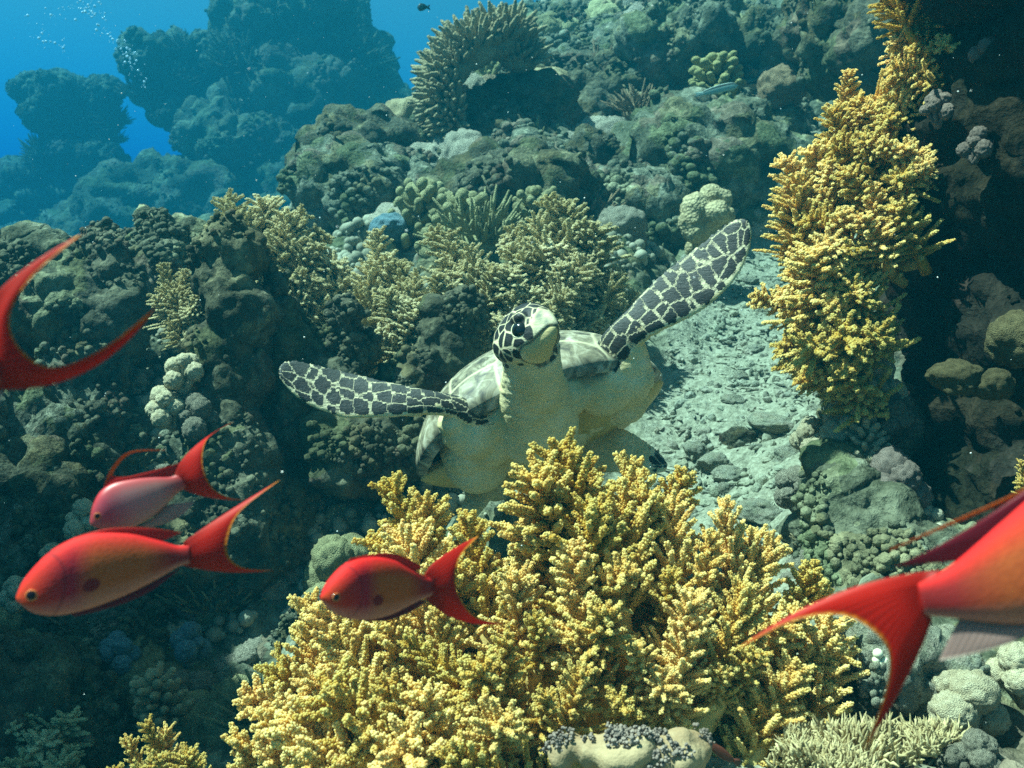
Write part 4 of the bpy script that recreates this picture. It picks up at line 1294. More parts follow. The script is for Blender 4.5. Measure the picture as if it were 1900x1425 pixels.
# ------------------------------------------------------------------ hard corals, rocks and stones
def fuzz_material(name, hi, lo, s=60.0, b_=0.6):
    m, nt, b, out = mat(name)
    co = coords(nt)
    v1 = voro(nt, s, 'F1', co)
    n1 = noise_tex(nt, 9, 4, .6, co)
    c = ramp(nt, n1, [(0.35, lo), (0.62, hi)])
    c = mix(nt, ramp(nt, v1.outputs[0], [(0.25, 0.0), (0.7, 0.55)]), c, tuple(x * .55 for x in lo))
    oi = nt.nodes.new('ShaderNodeObjectInfo')
    hsv = nt.nodes.new('ShaderNodeHueSaturation')
    nt.links.new(ramp(nt, oi.outputs['Random'], [(0, .72), (1, 1.2)]), hsv.inputs['Value'])
    nt.links.new(c, hsv.inputs['Color'])
    nt.links.new(hsv.outputs[0], b.inputs['Base Color'])
    b.inputs['Roughness'].default_value = 0.9
    b.inputs['Specular IOR Level'].default_value = 0.1
    nv = nt.nodes.new('ShaderNodeMath'); nv.operation = 'SUBTRACT'; nv.inputs[0].default_value = 1.0
    nt.links.new(v1.outputs[0], nv.inputs[1])
    q = bump(nt, b, nv.outputs[0], b_, 0.012)
    bump(nt, b, noise_tex(nt, 120, 3, .6, co), 0.4, 0.004, q)
    return m


M['pulse'] = fuzz_material('beige_pulse_polyps', (0.50, 0.45, 0.33), (0.32, 0.29, 0.21), 95, .8)
M['olive'] = fuzz_material('olive_coral', (0.42, 0.39, 0.20), (0.24, 0.22, 0.11), 80)
M['brown'] = fuzz_material('brown_coral', (0.36, 0.26, 0.15), (0.20, 0.14, 0.08), 80)
M['tan'] = fuzz_material('tan_coral', (0.56, 0.46, 0.26), (0.38, 0.30, 0.16), 80)
M['white'] = fuzz_material('whitish_coral', (0.80, 0.70, 0.46), (0.56, 0.46, 0.28), 70)
M['blue'] = fuzz_material('blue_coral', (0.20, 0.31, 0.34), (0.10, 0.18, 0.21), 70)
M['green'] = fuzz_material('yellow_green_coral', (0.46, 0.42, 0.18), (0.28, 0.26, 0.11), 70)
M['mauve'] = fuzz_material('mauve_polyps', (0.34, 0.27, 0.22), (0.20, 0.155, 0.125), 120)
M['wallsponge'] = fuzz_material('olive_sponge', (0.15, 0.125, 0.06), (0.08, 0.065, 0.03), 60)
M['rust'] = fuzz_material('rust_sponge', (0.28, 0.09, 0.045), (0.14, 0.045, 0.025), 40, .3)
M['spike'] = polyp_material('cream_spikes', (0.62, 0.50, 0.26), (0.34, 0.25, 0.11), .15, 30)
M['cream'] = polyp_material('cream_flesh', (0.50, 0.36, 0.20), (0.36, 0.23, 0.12), .25, 14)
M['stone'] = reef_material('pale_stone', (0.12, 0.118, 0.08), (0.28, 0.268, 0.19), (0.44, 0.42, 0.32), 1.6, (0.24, 0.25, 0.19), .22)
M['turf'] = reef_material('dark_turf_rock', (0.035, 0.035, 0.025), (0.085, 0.082, 0.055), (0.22, 0.205, 0.13), 1.3, (0.055, 0.055, 0.03))


def lumps_mesh(name, seed, n, spread, r0, r1, fz=.10, stem=True, upb=.6):
    """rounded lobes crowded on a dome, all fuzzy; about one unit across"""
    rg = np.random.RandomState(seed)
    bag = Bag()
    iv, fi = ico(4)
    for k in range(n):
        a = k * 2.39996 + rg.uniform(-.3, .3)
        q = math.sqrt((k + .3) / n)
        r = rg.uniform(r0, r1)
        c = np.array([math.cos(a) * q * spread, math.sin(a) * q * spread, upb * (1 - q * q) + rg.uniform(-.06, .06)])
        v = iv * r * np.array([1, 1, rg.uniform(.85, 1.15)])
        d = (knobs(v / r * 3.2 + k * 7, seed) - .4) * fz * r * 2.2 + (knobs(v / r * 8 + k * 3, seed + 1) - .4) * fz * r
        bag.add(c + v + iv * d[:, None], fi)
        if stem:
            bag.tube([c, c * .5 + np.array([0, 0, -.15]), np.array([0, 0, -.3])], [r * .5, r * .45, r * .4], 7)
    return bag.mesh(name)


def boulder_mesh(name, seed, n=3):
    rg = np.random.RandomState(seed)
    bag = Bag(); iv, fi = ico(5)
    for k in range(n):
        c = np.array([rg.uniform(-.25, .25), rg.uniform(-.25, .25), rg.uniform(.0, .2)]) * (k > 0)
        bag.add(iv * rg.uniform(.32, .5) * np.array([1, 1, .85]) + c + np.array([0, 0, .2]), fi)
    me = remesh(bag, .035, 4)
    displace(me, lambda v: fbm(v * 4, 3, seed) * .05 + (knobs(v * 7, seed) - .4) * .05 + (knobs(v * 22, seed + 2) - .4) * .02)
    me.name = name; me.materials.clear()
    me.polygons.foreach_set('use_smooth', np.ones(len(me.polygons), bool))
    return me


def staghorn_bag(seed, n=60, thick=.03, ln=.28, forks=2, flat=.7):
    """a bush of pointed fingers radiating from a low dome"""
    rg = np.random.RandomState(seed)
    bag = Bag()
    for k in range(n):
        z = 1 - (k + .5) / n * 1.05
        a = k * 2.39996
        s = math.sqrt(max(0, 1 - z * z))
        d = np.array([s * math.cos(a), s * math.sin(a), max(z, -.05) * flat + .12]); d /= np.linalg.norm(d)
        p0 = d * np.array([.30, .30, .22])
        l_ = ln * rg.uniform(.7, 1.25)
        w = rg.uniform(-.25, .25, 3); w[2] = abs(w[2]) + .1
        p1 = p0 + (d + w * .5) * l_ * .5; p2 = p1 + (d + w) / np.linalg.norm(d + w) * l_ * .55
        bag.tube([p0 * .3, p0, p1, p2], [thick * 1.4, thick * 1.15, thick, thick * .45], 7)
        for j in range(forks):
            t = rg.uniform(.1, .8)
            q0 = p0 * (1 - t) + p1 * t
            dd = d + rg.uniform(-.8, .8, 3); dd[2] = abs(dd[2]); dd /= np.linalg.norm(dd)
            bag.tube([q0, q0 + dd * l_ * .25, q0 + dd * l_ * .42 + np.array([0, 0, .03])], [thick * .8, thick * .7, thick * .35], 6)
    iv, fi = ico(3); bag.add(iv * np.array([.3, .3, .2]), fi)
    return bag


def staghorn_mesh(name, *a):
    return staghorn_bag(*a).mesh(name)


def finger_mesh(name, seed, n=40):
    """short blunt knobs crowded on a column"""
    rg = np.random.RandomState(seed)
    bag = Bag()
    C, Rr = [], []
    for k in range(n):
        h = (k + .5) / n; a = k * 2.39996
        rad = .30 * (1 - .45 * h) + .02
        c = np.array([rad * math.cos(a), rad * math.sin(a), h * .8])
        d = np.array([math.cos(a), math.sin(a), .7]); d /= np.linalg.norm(d)
        r = rg.uniform(.055, .085)
        bag.tube([c * np.array([.3, .3, 1]), c, c + d * .13 * rg.uniform(.7, 1.3)], [r, r, r * .8], 8)
        C.append(c + d * .14); Rr.append(r * .85)
    for a in (0, 2, 4): C.append([.07 * math.cos(a), .07 * math.sin(a), .88]); Rr.append(.08)
    bag.balls(C, Rr, 3)
    return bag.mesh(name)


def plate_mesh(name, seed):
    """a lobed tilted plate with a thick rolled edge"""
    rg = np.random.RandomState(seed)
    nr, na = 16, 72
    a = np.arange(na) * 2 * math.pi / na
    edge = .42 + .07 * np.sin(3 * a + rg.uniform(0, 6)) + .05 * np.sin(5 * a + rg.uniform(0, 6)) + .03 * np.sin(9 * a + rg.uniform(0, 6))
    V = []
    for up in (1, 0):
        for k in range(nr):
            r = k / (nr - 1)
            z = .16 * r ** 1.6 + (.045 * math.sqrt(max(0, 1 - r ** 4)) if up else -.045 * math.sqrt(max(0, 1 - r ** 4)) - .15 * (1 - r) ** 2)
            V.append(np.stack([edge * r * np.cos(a), edge * r * np.sin(a), np.full(na, z) + .03 * np.sin(a * 2 + seed)], 1))
    V = np.concatenate(V)
    q = []
    for s in (0, 1):
        o = s * nr * na
        for k in range(nr - 1):
            for j in range(na):
                i, i2 = o + k * na + j, o + k * na + (j + 1) % na
                q.append((i, i + na, i2 + na, i2) if s == 0 else (i, i2, i2 + na, i + na))
    me = mesh_np(name, V, np.array(q))
    displace(me, lambda v: fbm(v * 7, 3, seed) * .03 + (knobs(v * 14, seed) - .4) * .035)
    return me


def stone_mesh(name, seed):
    rg = np.random.RandomState(seed)
    v, f = ico(5)
    v = v * rg.uniform(.6, 1.0, 3) * .5
    for k in range(7):                       # knock flat facets off
        n = rg.normal(size=3); n /= np.linalg.norm(n)
        d = v @ n; lim = rg.uniform(.24, .36)
        v = v - np.clip(d - lim, 0, None)[:, None] * n * .85
    me = mesh_np(name, v, f)
    displace(me, lambda p: fbm(p * 4, 4, seed) * .05 + fbm(p * 16, 2, seed + 4) * .012)
    return me


KIND = {
    'pulse_coral': [lumps_mesh('pulse_coral', 300 + k, 6 + k % 4, .38, .17, .27) for k in range(6)],
    'boulder_coral': [boulder_mesh('boulder_coral', 320 + k, 1 + k % 3) for k in range(4)],
    'staghorn_coral': [staghorn_mesh('staghorn_coral', 340 + k, 70, .022, .30) for k in range(3)],
    'finger_coral': [finger_mesh('finger_coral', 360 + k) for k in range(3)],
    'plate_coral': [plate_mesh('plate_coral', 380 + k) for k in range(3)],
    'reef_rock': [boulder_mesh('reef_rock', 390 + k, 4) for k in range(3)],
    'stone': [stone_mesh('stone', 400 + k) for k in range(6)],
}
for k in KIND['reef_rock']:
    displace(k, lambda v: (knobs(v * 4, 77) - .4) * .16 + fbm(v * 9, 3, 5) * .05)
KIND['reef_rock'] = [encrust(k, 5 + i, 180, .018, .045) for i, k in enumerate(KIND['reef_rock'])]


def set_coral(name, label, p, size, m, var=0, rot=(0, 0, 0), squash=1.0, group=None, cat='coral', kind=None):
    me0 = KIND[kind or name][var % len(KIND[kind or name])]
    key = me0.name + '|' + m.name
    me = MESHV.get(key)
    if me is None:
        me = me0.copy(); me.materials.clear(); me.materials.append(m); MESHV[key] = me
    o = bpy.data.objects.new(name, me)
    COL.objects.link(o)
    o.location = p
    o.rotation_euler = rot
    o.scale = (size, size, size * squash)
    return tag(o, label, cat, group)


MESHV = {}
dd_ = np.arange(1.1, 12, .02)


def on_ground(px, py):
    """where the line of sight through a photo pixel meets the sea bed"""
    a, b = P(px, py, 1.0), Vector((0, 0, CAMZ))
    r = a - b
    z = ground(r.x * dd_, r.y * dd_)
    hit = np.nonzero(CAMZ + r.z * dd_ < z)[0]
    if not len(hit): return None, None
    d = dd_[hit[0]]
    return b + r * d, d


rg = random.Random(21)
# --- single, recognisable ones
sb = Bag()
o0 = P(880, 130, 4.9)
for q, (x, y, d, sz, rx, ry) in enumerate([(930, 80, 4.95, .46, .2, -.15), (880, 95, 4.9, .46, .3, -.4), (840, 130, 4.88, .42, .4, -.8), (825, 180, 4.86, .38, .6, -1.1), (835, 225, 4.86, .34, .8, -1.4), (960, 110, 5.0, .36, .3, .2)]):
    b2 = staghorn_bag(350 + q, 75, .036, .21, 1, .9)
    mm_ = Matrix.Translation(P(x, y, d) - o0) @ Matrix.Rotation(ry, 4, 'Y') @ Matrix.Rotation(rx, 4, 'X') @ Matrix.Scale(sz, 4)
    A = np.array(mm_)
    vv = np.concatenate(b2.v) @ A[:3, :3].T + A[:3, 3]
    sb.add(vv, np.concatenate(b2.t), np.concatenate(b2.q))
tag(put('staghorn_coral', sb.mesh('staghorn_coral'), M['tan'], loc=o0), 'large staghorn coral with stout pale fingers overhanging the upper reef', 'coral')
r_ = rock('reef_rock', PB((960, 200, 5.2, .22), (1000, 260, 5.2, .26), (940, 290, 5.0, .16), (1060, 250, 5.3, .22), (920, 230, 5.1, .16), (1080, 190, 5.4, .18)), .02, 1.0, 91, .8, M['turf'])
tag(r_, 'dark shaded overhanging rock just below the large staghorn coral', 'rock')
S_ = [
    ('boulder_coral', 'round dark boulder coral with a pale lit rim at the reef drop-off', (628, 300, 4.7), .34, 'olive', 0, 1, 'boulder_coral'),
    ('boulder_coral', 'folded pale boulder coral under the staghorn overhang', (880, 290, 4.5), .33, 'pulse', 2, 1.15, 'boulder_coral'),
    ('mound_coral', 'bumpy twin mound coral above the tall pale soft coral', (1165, 425, 3.9), .22, 'pulse', 1, 1, 'boulder_coral'),
    ('mound_coral', 'smooth round mound coral beside the left pale soft coral fan', (668, 545, 3.0), .16, 'tan', 0, 1, 'boulder_coral'),
    ('mound_coral', 'bluish dome coral above the pale soft corals', (725, 412, 3.9), .18, 'blue', 3, .9, 'boulder_coral'),
    ('finger_coral', 'yellowish finger coral behind the striped wrasse', (1335, 150, 4.8), .34, 'green', 0, .8, 'finger_coral'),
    ('staghorn_coral', 'brown thicket coral between the mounds above the turtle', (1080, 360, 4.2), .40, 'brown', 1, .8, None),
    ('staghorn_coral', 'brown tangled branching coral on the dark rock at upper middle', (1190, 170, 5.0), .34, 'brown', 2, .9, None),
    ('boulder_coral', 'brownish round coral to the right of the striped wrasse', (1445, 165, 4.8), .26, 'brown', 1, 1, 'boulder_coral'),
    ('pulse_coral', 'whitish lobed coral clinging highest to the rock pillar', (340, 685, 2.36), .10, 'white', 0, 1, None),
    ('pulse_coral', 'whitish lobed coral at mid height on the rock pillar', (315, 750, 2.34), .10, 'white', 2, 1, None),
    ('pulse_coral', 'dull whitish lobed coral lowest on the rock pillar', (365, 770, 2.34), .11, 'pulse', 1, 1, None),
    ('blue_coral', 'bright blue knobbly coral beside the pale finger column', (348, 1190, 2.05), .085, 'blue', 1, 1, 'pulse_coral'),
    ('blue_coral', 'dim blue knobbly coral under the orange flanked fish', (215, 1210, 2.08), .095, 'blue', 3, 1, 'pulse_coral'),
    ('finger_coral', 'pale knobbly finger column coral left of the yellow coral', (310, 1300, 1.98), .13, 'tan', 1, 1, None),
    ('pulse_coral', 'white lumpy coral peeking out at the snout of the lower paired fish', (35, 1095, 2.2), .08, 'white', 3, 1, None),
    ('pulse_coral', 'white lumpy coral behind the nose of the pinkish fish', (150, 960, 2.3), .09, 'white', 4, 1, None),
    ('pulse_coral', 'white lumpy coral between the backs of the paired fish and the frame edge', (90, 1028, 2.25), .06, 'white', 5, 1, None),
    ('pulse_coral', 'pinkish fuzzy mound coral at the foot of the dark wall', (1655, 905, 1.98), .15, 'mauve', 2, 1.1, None),
    ('sponge', 'rust red sponge at the foot of the dark wall', (1590, 960, 1.95), .10, 'rust', 1, 1.1, 'boulder_coral'),
    ('finger_coral', 'olive knob coral on the edge of the rubble beside the wall', (1515, 880, 2.1), .10, 'olive', 2, 1, None),
    ('pulse_coral', 'sunlit beige pulse coral under the drooping yellow coral', (1560, 800, 2.1), .13, 'white', 0, 1, None),
    ('pulse_coral', 'sunlit beige pulse coral left of the rust red sponge', (1505, 815, 2.2), .10, 'white', 4, 1, None),
    ('pulse_coral', 'sunlit whitish lobed coral highest under the drooping yellow coral', (1625, 705, 2.08), .11, 'white', 1, 1, None),
    ('pulse_coral', 'sunlit whitish lobed coral on the crest of the wall foot', (1655, 765, 2.06), .12, 'pulse', 3, 1, None),
    ('finger_coral', 'sunlit cream finger coral in the middle of the wall foot', (1610, 830, 2.04), .12, 'white', 2, 1, None),
    ('pulse_coral', 'beige lobed coral where the wall foot meets the rubble', (1480, 905, 2.14), .10, 'pulse', 5, 1, None),
    ('staghorn_coral', 'tan branching bush on the lower edge of the wall foot', (1535, 985, 2.0), .15, 'tan', 1, 1, None),
    ('pulse_coral', 'beige lobed coral low on the wall foot above the yellow coral tips', (1500, 1050, 1.95), .10, 'pulse', 2, 1, None),
    ('pulse_coral', 'whitish lobed coral left of the dorsal fin of the biggest fish', (1585, 1060, 1.85), .09, 'white', 0, 1, None),
    ('finger_coral', 'sunlit pale finger coral high on the lit edge of the wall foot', (1600, 740, 2.1), .16, 'white', 0, 1.1, None),
    ('sponge', 'olive lobed sponge on the dark wall, nearer the yellow corals', (1780, 690, 1.74), .10, 'wallsponge', 1, .7, 'boulder_coral'),
    ('sponge', 'olive lobed sponge on the dark wall, nearer the frame edge', (1846, 700, 1.74), .09, 'wallsponge', 2, .9, 'boulder_coral'),
    ('sponge', 'dim round sponge bulging from the dark wall at the frame edge', (1895, 610, 1.76), .14, 'wallsponge', 0, 1, 'boulder_coral'),
    ('pulse_coral', 'dim pinkish polyp tuft highest on the dark wall', (1830, 100, 1.82), .07, 'mauve', 0, 1, None),
    ('pulse_coral', 'pinkish polyp tuft on the dark wall behind the upper yellow coral', (1740, 195, 1.92), .07, 'mauve', 3, 1, None),
    ('pulse_coral', 'dim pinkish polyp tuft in the middle of the dark wall', (1810, 265, 1.80), .06, 'mauve', 4, 1, None),
    ('white_coral', 'white frilly mound coral under the belly fin of the biggest fish', (1790, 1300, 1.34), .13, 'white', 0, .9, 'pulse_coral'),
    ('white_coral', 'white frilly coral at the frame edge under the biggest fish', (1900, 1240, 1.36), .09, 'white', 2, 1, 'pulse_coral'),
    ('reef_rock', 'grey green rock behind the lower tail lobe of the biggest fish', (1670, 1240, 1.46), .17, 'stone', 0, 1.3, None),
    ('reef_rock', 'grey green rock in the gap right of the yellow coral', (1590, 1290, 1.42), .12, 'turf', 1, 1, None),
    ('pulse_coral', 'pale rounded knob coral nearest the bottom frame corner', (1815, 1395, 1.2), .06, 'pulse', 2, 1, None),
    ('pulse_coral', 'second pale knob coral near the bottom frame corner, left of the other', (1770, 1410, 1.2), .04, 'pulse', 3, 1, None),
]
for nm, lab, (x, y, d), sz, mk, var, sq, kd_ in S_:
    c = 'rock' if 'rock' in nm else 'sponge' if nm == 'sponge' else 'coral'
    set_coral(nm, lab, P(x, y, d) - Vector((0, 0, sz * .35)), sz, M[mk], var, (rg.uniform(-.2, .2), rg.uniform(-.2, .2), rg.uniform(0, 6)), sq, None, c, kd_)
# leather coral with thick lobes
lb_ = Bag(); iv, fi = ico(4)
for x, y, d, r in [(1290, 385, 3.75, .058), (1285, 410, 3.75, .055), (1320, 365, 3.8, .05), (1340, 372, 3.8, .045), (1330, 395, 3.72, .05), (1350, 400, 3.75, .035), (1290, 430, 3.75, .05), (1310, 430, 3.8, .06), (1325, 440, 3.85, .055), (1300, 460, 3.85, .06)]:
    lb_.add(iv * r + np.array(P(x, y, d)), fi)
lme = remesh(lb_, .010, 3); displace(lme, lambda v: (knobs(v * 55, 3) - .4) * .007 + fbm(v * 20, 2, 1) * .006)
org = P(1305, 470, 3.85); at_origin(lme, org); lme.materials.clear(); lme.name = 'leather_coral'
lme.polygons.foreach_set('use_smooth', np.ones(len(lme.polygons), bool))
tag(put('leather_coral', lme, M['tan'], loc=org), 'thick lobed leather coral beyond the tip of the raised flipper', 'coral')
# rocks with a shape of their own
RK = [
    ('dark rock pillar with a small arch standing before the left pale coral fan', [(430, 450, 2.5, .05), (420, 480, 2.48, .075), (455, 470, 2.52, .055), (485, 490, 2.55, .035), (505, 530, 2.56, .03), (400, 530, 2.46, .06), (415, 550, 2.46, .075), (435, 590, 2.46, .085), (480, 570, 2.54, .06), (410, 650, 2.44, .07), (430, 710, 2.46, .085), (410, 780, 2.42, .085), (430, 850, 2.4, .1), (420, 930, 2.4, .14), (385, 610, 2.44, .04), (440, 1000, 2.42, .18)], 'turf'),
    ('saddle shaped rock between the pillar and the lower flipper', [(540, 590, 2.6, .055), (570, 630, 2.6, .06), (600, 650, 2.6, .06), (630, 610, 2.6, .045), (648, 585, 2.6, .04), (540, 650, 2.62, .09), (600, 710, 2.62, .10), (500, 690, 2.6, .07), (470, 680, 2.55, .05), (650, 660, 2.65, .07), (560, 760, 2.6, .13), (640, 760, 2.68, .10)], 'turf'),
    ('mossy dark rock just left of the turtle neck', [(815, 580, 2.75, .05), (840, 610, 2.75, .06), (800, 630, 2.72, .06), (830, 660, 2.72, .075), (780, 680, 2.7, .06), (860, 570, 2.78, .035), (760, 720, 2.7, .09)], 'turf'),
    ('knobbly ridge rock at the left frame edge under the fish tail', [(-30, 480, 2.9, .09), (40, 470, 2.9, .08), (60, 450, 2.9, .05), (110, 460, 2.92, .06), (90, 520, 2.88, .13), (0, 560, 2.85, .16), (120, 580, 2.84, .14)], 'reef'),
    ('pointed dark ridge rock inside the curve of the cut off fish tail', [(200, 430, 2.95, .04), (190, 455, 2.95, .065), (235, 455, 2.95, .06), (160, 480, 2.92, .06), (210, 510, 2.9, .12), (250, 500, 2.92, .08), (200, 600, 2.85, .14), (165, 690, 2.8, .12), (180, 540, 2.84, .08)], 'turf'),
    ('crooked ridge rock with a beak like top next to the pale coral', [(280, 405, 2.95, .035), (295, 420, 2.95, .045), (310, 445, 2.95, .06), (275, 460, 2.93, .05), (330, 430, 2.98, .04), (355, 445, 3.0, .05), (310, 500, 2.92, .10), (270, 540, 2.9, .09), (360, 490, 2.98, .07)], 'reef'),
    ('low lumpy rock ledge under the lower flipper', [(660, 800, 2.5, .06), (720, 790, 2.52, .05), (700, 850, 2.48, .09), (640, 860, 2.46, .08), (760, 840, 2.5, .07), (600, 800, 2.5, .06)], 'turf'),
    ('broken rock buttress at the foot of the dark wall', [(1540, 880, 2.05, .06), (1560, 940, 2.0, .08), (1600, 1000, 1.95, .10), (1520, 980, 2.05, .07), (1560, 1060, 1.95, .10), (1640, 1080, 1.9, .12), (1700, 1120, 1.85, .13), (1600, 880, 2.1, .08), (1640, 800, 2.15, .08), (1590, 790, 2.2, .06)], 'reef'),
    ('shelf of rough rock along the upper reef skyline', [(1200, 90, 5.6, .13), (1260, 80, 5.6, .16), (1330, 70, 5.6, .15), (1400, 80, 5.6, .14), (1240, 40, 5.8, .2), (1460, 90, 5.5, .12), (1300, 20, 5.8, .2)], 'reef'),
    ('low crusty rock ridge on the slope under the striped wrasse', [(1340, 230, 4.6, .07), (1390, 240, 4.6, .09), (1440, 250, 4.55, .08), (1300, 260, 4.6, .08), (1350, 280, 4.5, .1), (1480, 270, 4.5, .07)], 'reef'),
    ('dark boulder high at the upper frame edge beside the wall', [(1540, 40, 4.6, .2), (1600, 20, 4.4, .22), (1560, 100, 4.5, .16), (1640, 90, 4.2, .2)], 'turf'),
]
for i, (lab, ls, mk) in enumerate(RK):
    tag(rock('reef_rock', PB(*ls), .009 if ls[0][2] < 3.2 else .02, .62 if ls[0][2] < 3.2 else 1.0, 500 + i * 7, .42 if ls[0][2] < 3.2 else .7, M[mk], 2), lab, 'rock')


# ragged corals on the far pinnacles
FARM = M['far']
fi_ = 0
for (lab, grp, pl_, dd0, smin, smax) in [('dim bushy coral ragged on the outline of the biggest far pinnacle', 'bushy corals on the biggest far pinnacle', [(470, 40), (455, 90), (470, 200), (440, 250), (640, 40), (655, 90), (600, 10), (500, 10), (690, 240), (660, 180), (720, 300), (430, 320), (400, 330), (560, 60), (580, 180), (520, 270), (620, 260), (470, 350)], 14.0, .66, 1.15),
                                      ('dim bushy coral ragged on the hazy plate coral', 'bushy corals on the hazy plate coral', [(270, 110), (300, 85), (345, 80), (390, 95), (265, 160), (290, 200), (340, 220), (420, 110), (330, 140)], 14.5, .46, .8),
                                      ('dim bushy coral ragged on the lone far pinnacle', 'bushy corals on the lone far pinnacle', [(80, 175), (110, 165), (150, 160), (190, 170), (205, 210), (200, 250), (75, 220), (85, 270), (30, 330), (190, 300), (60, 320), (130, 220), (140, 300)], 15.3, .46, .8)]:
    for px, py in pl_:
        s_ = rg.uniform(smin, smax)
        set_coral('bushy_coral', lab, P(px, py, dd0) - Vector((0, 0, s_ * .25)), s_, FARM, fi_, (rg.uniform(-.6, .6), rg.uniform(-.6, .6), rg.uniform(0, 6)), 1.0, grp, 'coral', 'staghorn_coral' if fi_ % 3 else 'reef_rock')
        fi_ += 1


# --- crowds on the slope
def zone(px, py):
    if px > 1480: return 'at the foot of the dark wall'
    if py < 130: return 'along the upper skyline of the reef'
    if px < 640 and py > 430: return 'on the shaded left slope'
    if px < 640: return 'at the hazy drop-off'
    if py < 330: return 'on the sunlit upper slope'
    if py < 560: return 'on the slope between the turtle and the boulders'
    return 'on the bottom around the turtle'


def scatter(name, n, box, smin, smax, mats_, seed, words, sink=.28, sq=(.8, 1.15), avoid_sand=True, cat='coral', tilt=.35):
    r = random.Random(seed)
    k, tries = 0, 0
    while k < n and tries < n * 12:
        tries += 1
        px, py = r.uniform(box[0], box[2]), r.uniform(box[1], box[3])
        p, d = on_ground(px, py)
        if p is None: continue
        if avoid_sand and sandy(p.x, p.y)[0] > .35: continue
        s = r.uniform(smin, smax) * (.55 + .13 * d)
        mk = r.choice(mats_)
        size = 'small' if s < (smin + (smax - smin) * .5) * (.55 + .13 * d) else 'larger'
        z = zone(px, py)
        o = set_coral(name, f'{size} {words[mk]} {z}', p - Vector((0, 0, s * sink)) if sink else p, s, M[mk], r.randrange(9), (r.uniform(-tilt, tilt) + .15, r.uniform(-tilt, tilt), r.uniform(0, 6.28)), r.uniform(*sq), f'{name.replace("_", " ")}s {z}', cat)
        k += 1


PW = {'pulse': 'beige clump of rounded pulse coral', 'olive': 'olive clump of rounded coral', 'white': 'whitish clump of rounded coral', 'tan': 'tan clump of rounded coral', 'mauve': 'mauve clump of rounded coral'}
scatter('pulse_coral', 62, (650, 130, 1480, 420), .16, .34, ['pulse', 'pulse', 'pulse', 'tan', 'olive'], 31, PW)
scatter('pulse_coral', 16, (560, 250, 1000, 400), .16, .30, ['pulse', 'pulse', 'tan'], 32, PW)
scatter('pulse_coral', 34, (0, 560, 700, 1400), .14, .30, ['pulse', 'olive', 'mauve', 'pulse'], 33, PW)
scatter('pulse_coral', 12, (1480, 780, 1900, 1150), .12, .2, ['pulse', 'tan', 'mauve', 'white'], 34, PW)
scatter('pulse_coral', 16, (740, 20, 1560, 130), .25, .45, ['pulse', 'olive'], 35, PW)
SW = {'brown': 'brown thicket of thin branching coral', 'tan': 'tan branching coral bush', 'olive': 'olive branching coral bush', 'green': 'yellowish branching coral bush'}
scatter('staghorn_coral', 18, (600, 100, 1480, 460), .22, .40, ['brown', 'tan', 'olive', 'green'], 36, SW, .05)
scatter('staghorn_coral', 10, (0, 600, 640, 1400), .18, .32, ['brown', 'olive'], 37, SW, .05)
FW = {'tan': 'tan stubby finger coral', 'olive': 'olive stubby finger coral', 'green': 'yellow green stubby finger coral', 'pulse': 'greyish stubby finger coral'}
scatter('finger_coral', 20, (600, 60, 1480, 470), .18, .34, ['tan', 'olive', 'green', 'pulse'], 38, FW, .2)
BW = {'pulse': 'grey beige boulder coral', 'olive': 'olive boulder coral', 'brown': 'brown boulder coral', 'tan': 'tan boulder coral', 'blue': 'bluish boulder coral'}
scatter('boulder_coral', 24, (560, 60, 1480, 440), .22, .46, ['pulse', 'olive', 'brown', 'tan', 'pulse'], 39, BW, .25)
scatter('boulder_coral', 14, (0, 600, 700, 1420), .18, .36, ['pulse', 'olive', 'brown'], 40, BW, .25)
LW = {'tan': 'tan lobed plate coral', 'olive': 'olive lobed plate coral', 'pulse': 'greyish lobed plate coral'}
scatter('plate_coral', 12, (640, 80, 1480, 420), .28, .5, ['tan', 'olive', 'pulse'], 41, LW, -.02)
RW = {'reef': 'rough reef rock', 'turf': 'dark turf covered rock'}
scatter('reef_rock', 26, (560, 60, 1500, 440), .35, .75, ['reef', 'turf', 'reef'], 42, RW, .3, (.7, 1.1), True, 'rock')
scatter('reef_rock', 14, (0, 560, 700, 1420), .25, .5, ['turf', 'reef'], 43, RW, .3, (.8, 1.3), True, 'rock')
# --- stones in the rubble chute
ST = [('large pale flat slab', 1435, 785, .22, .4), ('long pale stone', 1322, 862, .16, .6), ('bright elongated stone', 1356, 882, .15, .5), ('dark grey angular stone', 1370, 822, .15, .8), ('pale flat stone behind the coral tips', 1410, 955, .17, .5),
      ('small round pale stone', 1325, 712, .07, .6), ('flat pale stone by the plastron edge', 1270, 690, .08, .4), ('grey stone half buried', 1290, 835, .12, .6), ('pale block', 1400, 650, .12, .5), ('grey lump', 1360, 745, .10, .6), ('pale oval stone near the wall', 1470, 850, .13, .6), ('grey stone farthest up the chute', 1390, 520, .10, .6)]
for i, (lab, px, py, s, sq) in enumerate(ST):
    p, d = on_ground(px, py)
    set_coral('stone', lab + ' lying in the rubble chute', p, s, M['turf'] if 'dark' in lab else M['stone'], i, (rg.uniform(-.2, .2), rg.uniform(-.2, .2), rg.uniform(0, 6)), sq, None, 'stone')
r = random.Random(77)
for k in range(26):
    for _ in range(40):
        px, py = r.uniform(1180, 1560), r.uniform(480, 1030)
        p, d = on_ground(px, py)
        if p is not None and sandy(p.x, p.y)[0] > .5: break
    s = r.uniform(.03, .085)
    w = 'lower' if py > 800 else 'middle' if py > 640 else 'upper'
    set_coral('stone', f'small pale stone among the loose rubble in the {w} chute', p, s, M['stone'], k, (r.uniform(-.5, .5), r.uniform(-.5, .5), r.uniform(0, 6)), r.uniform(.5, .9), f'small stones in the {w} chute', 'stone')
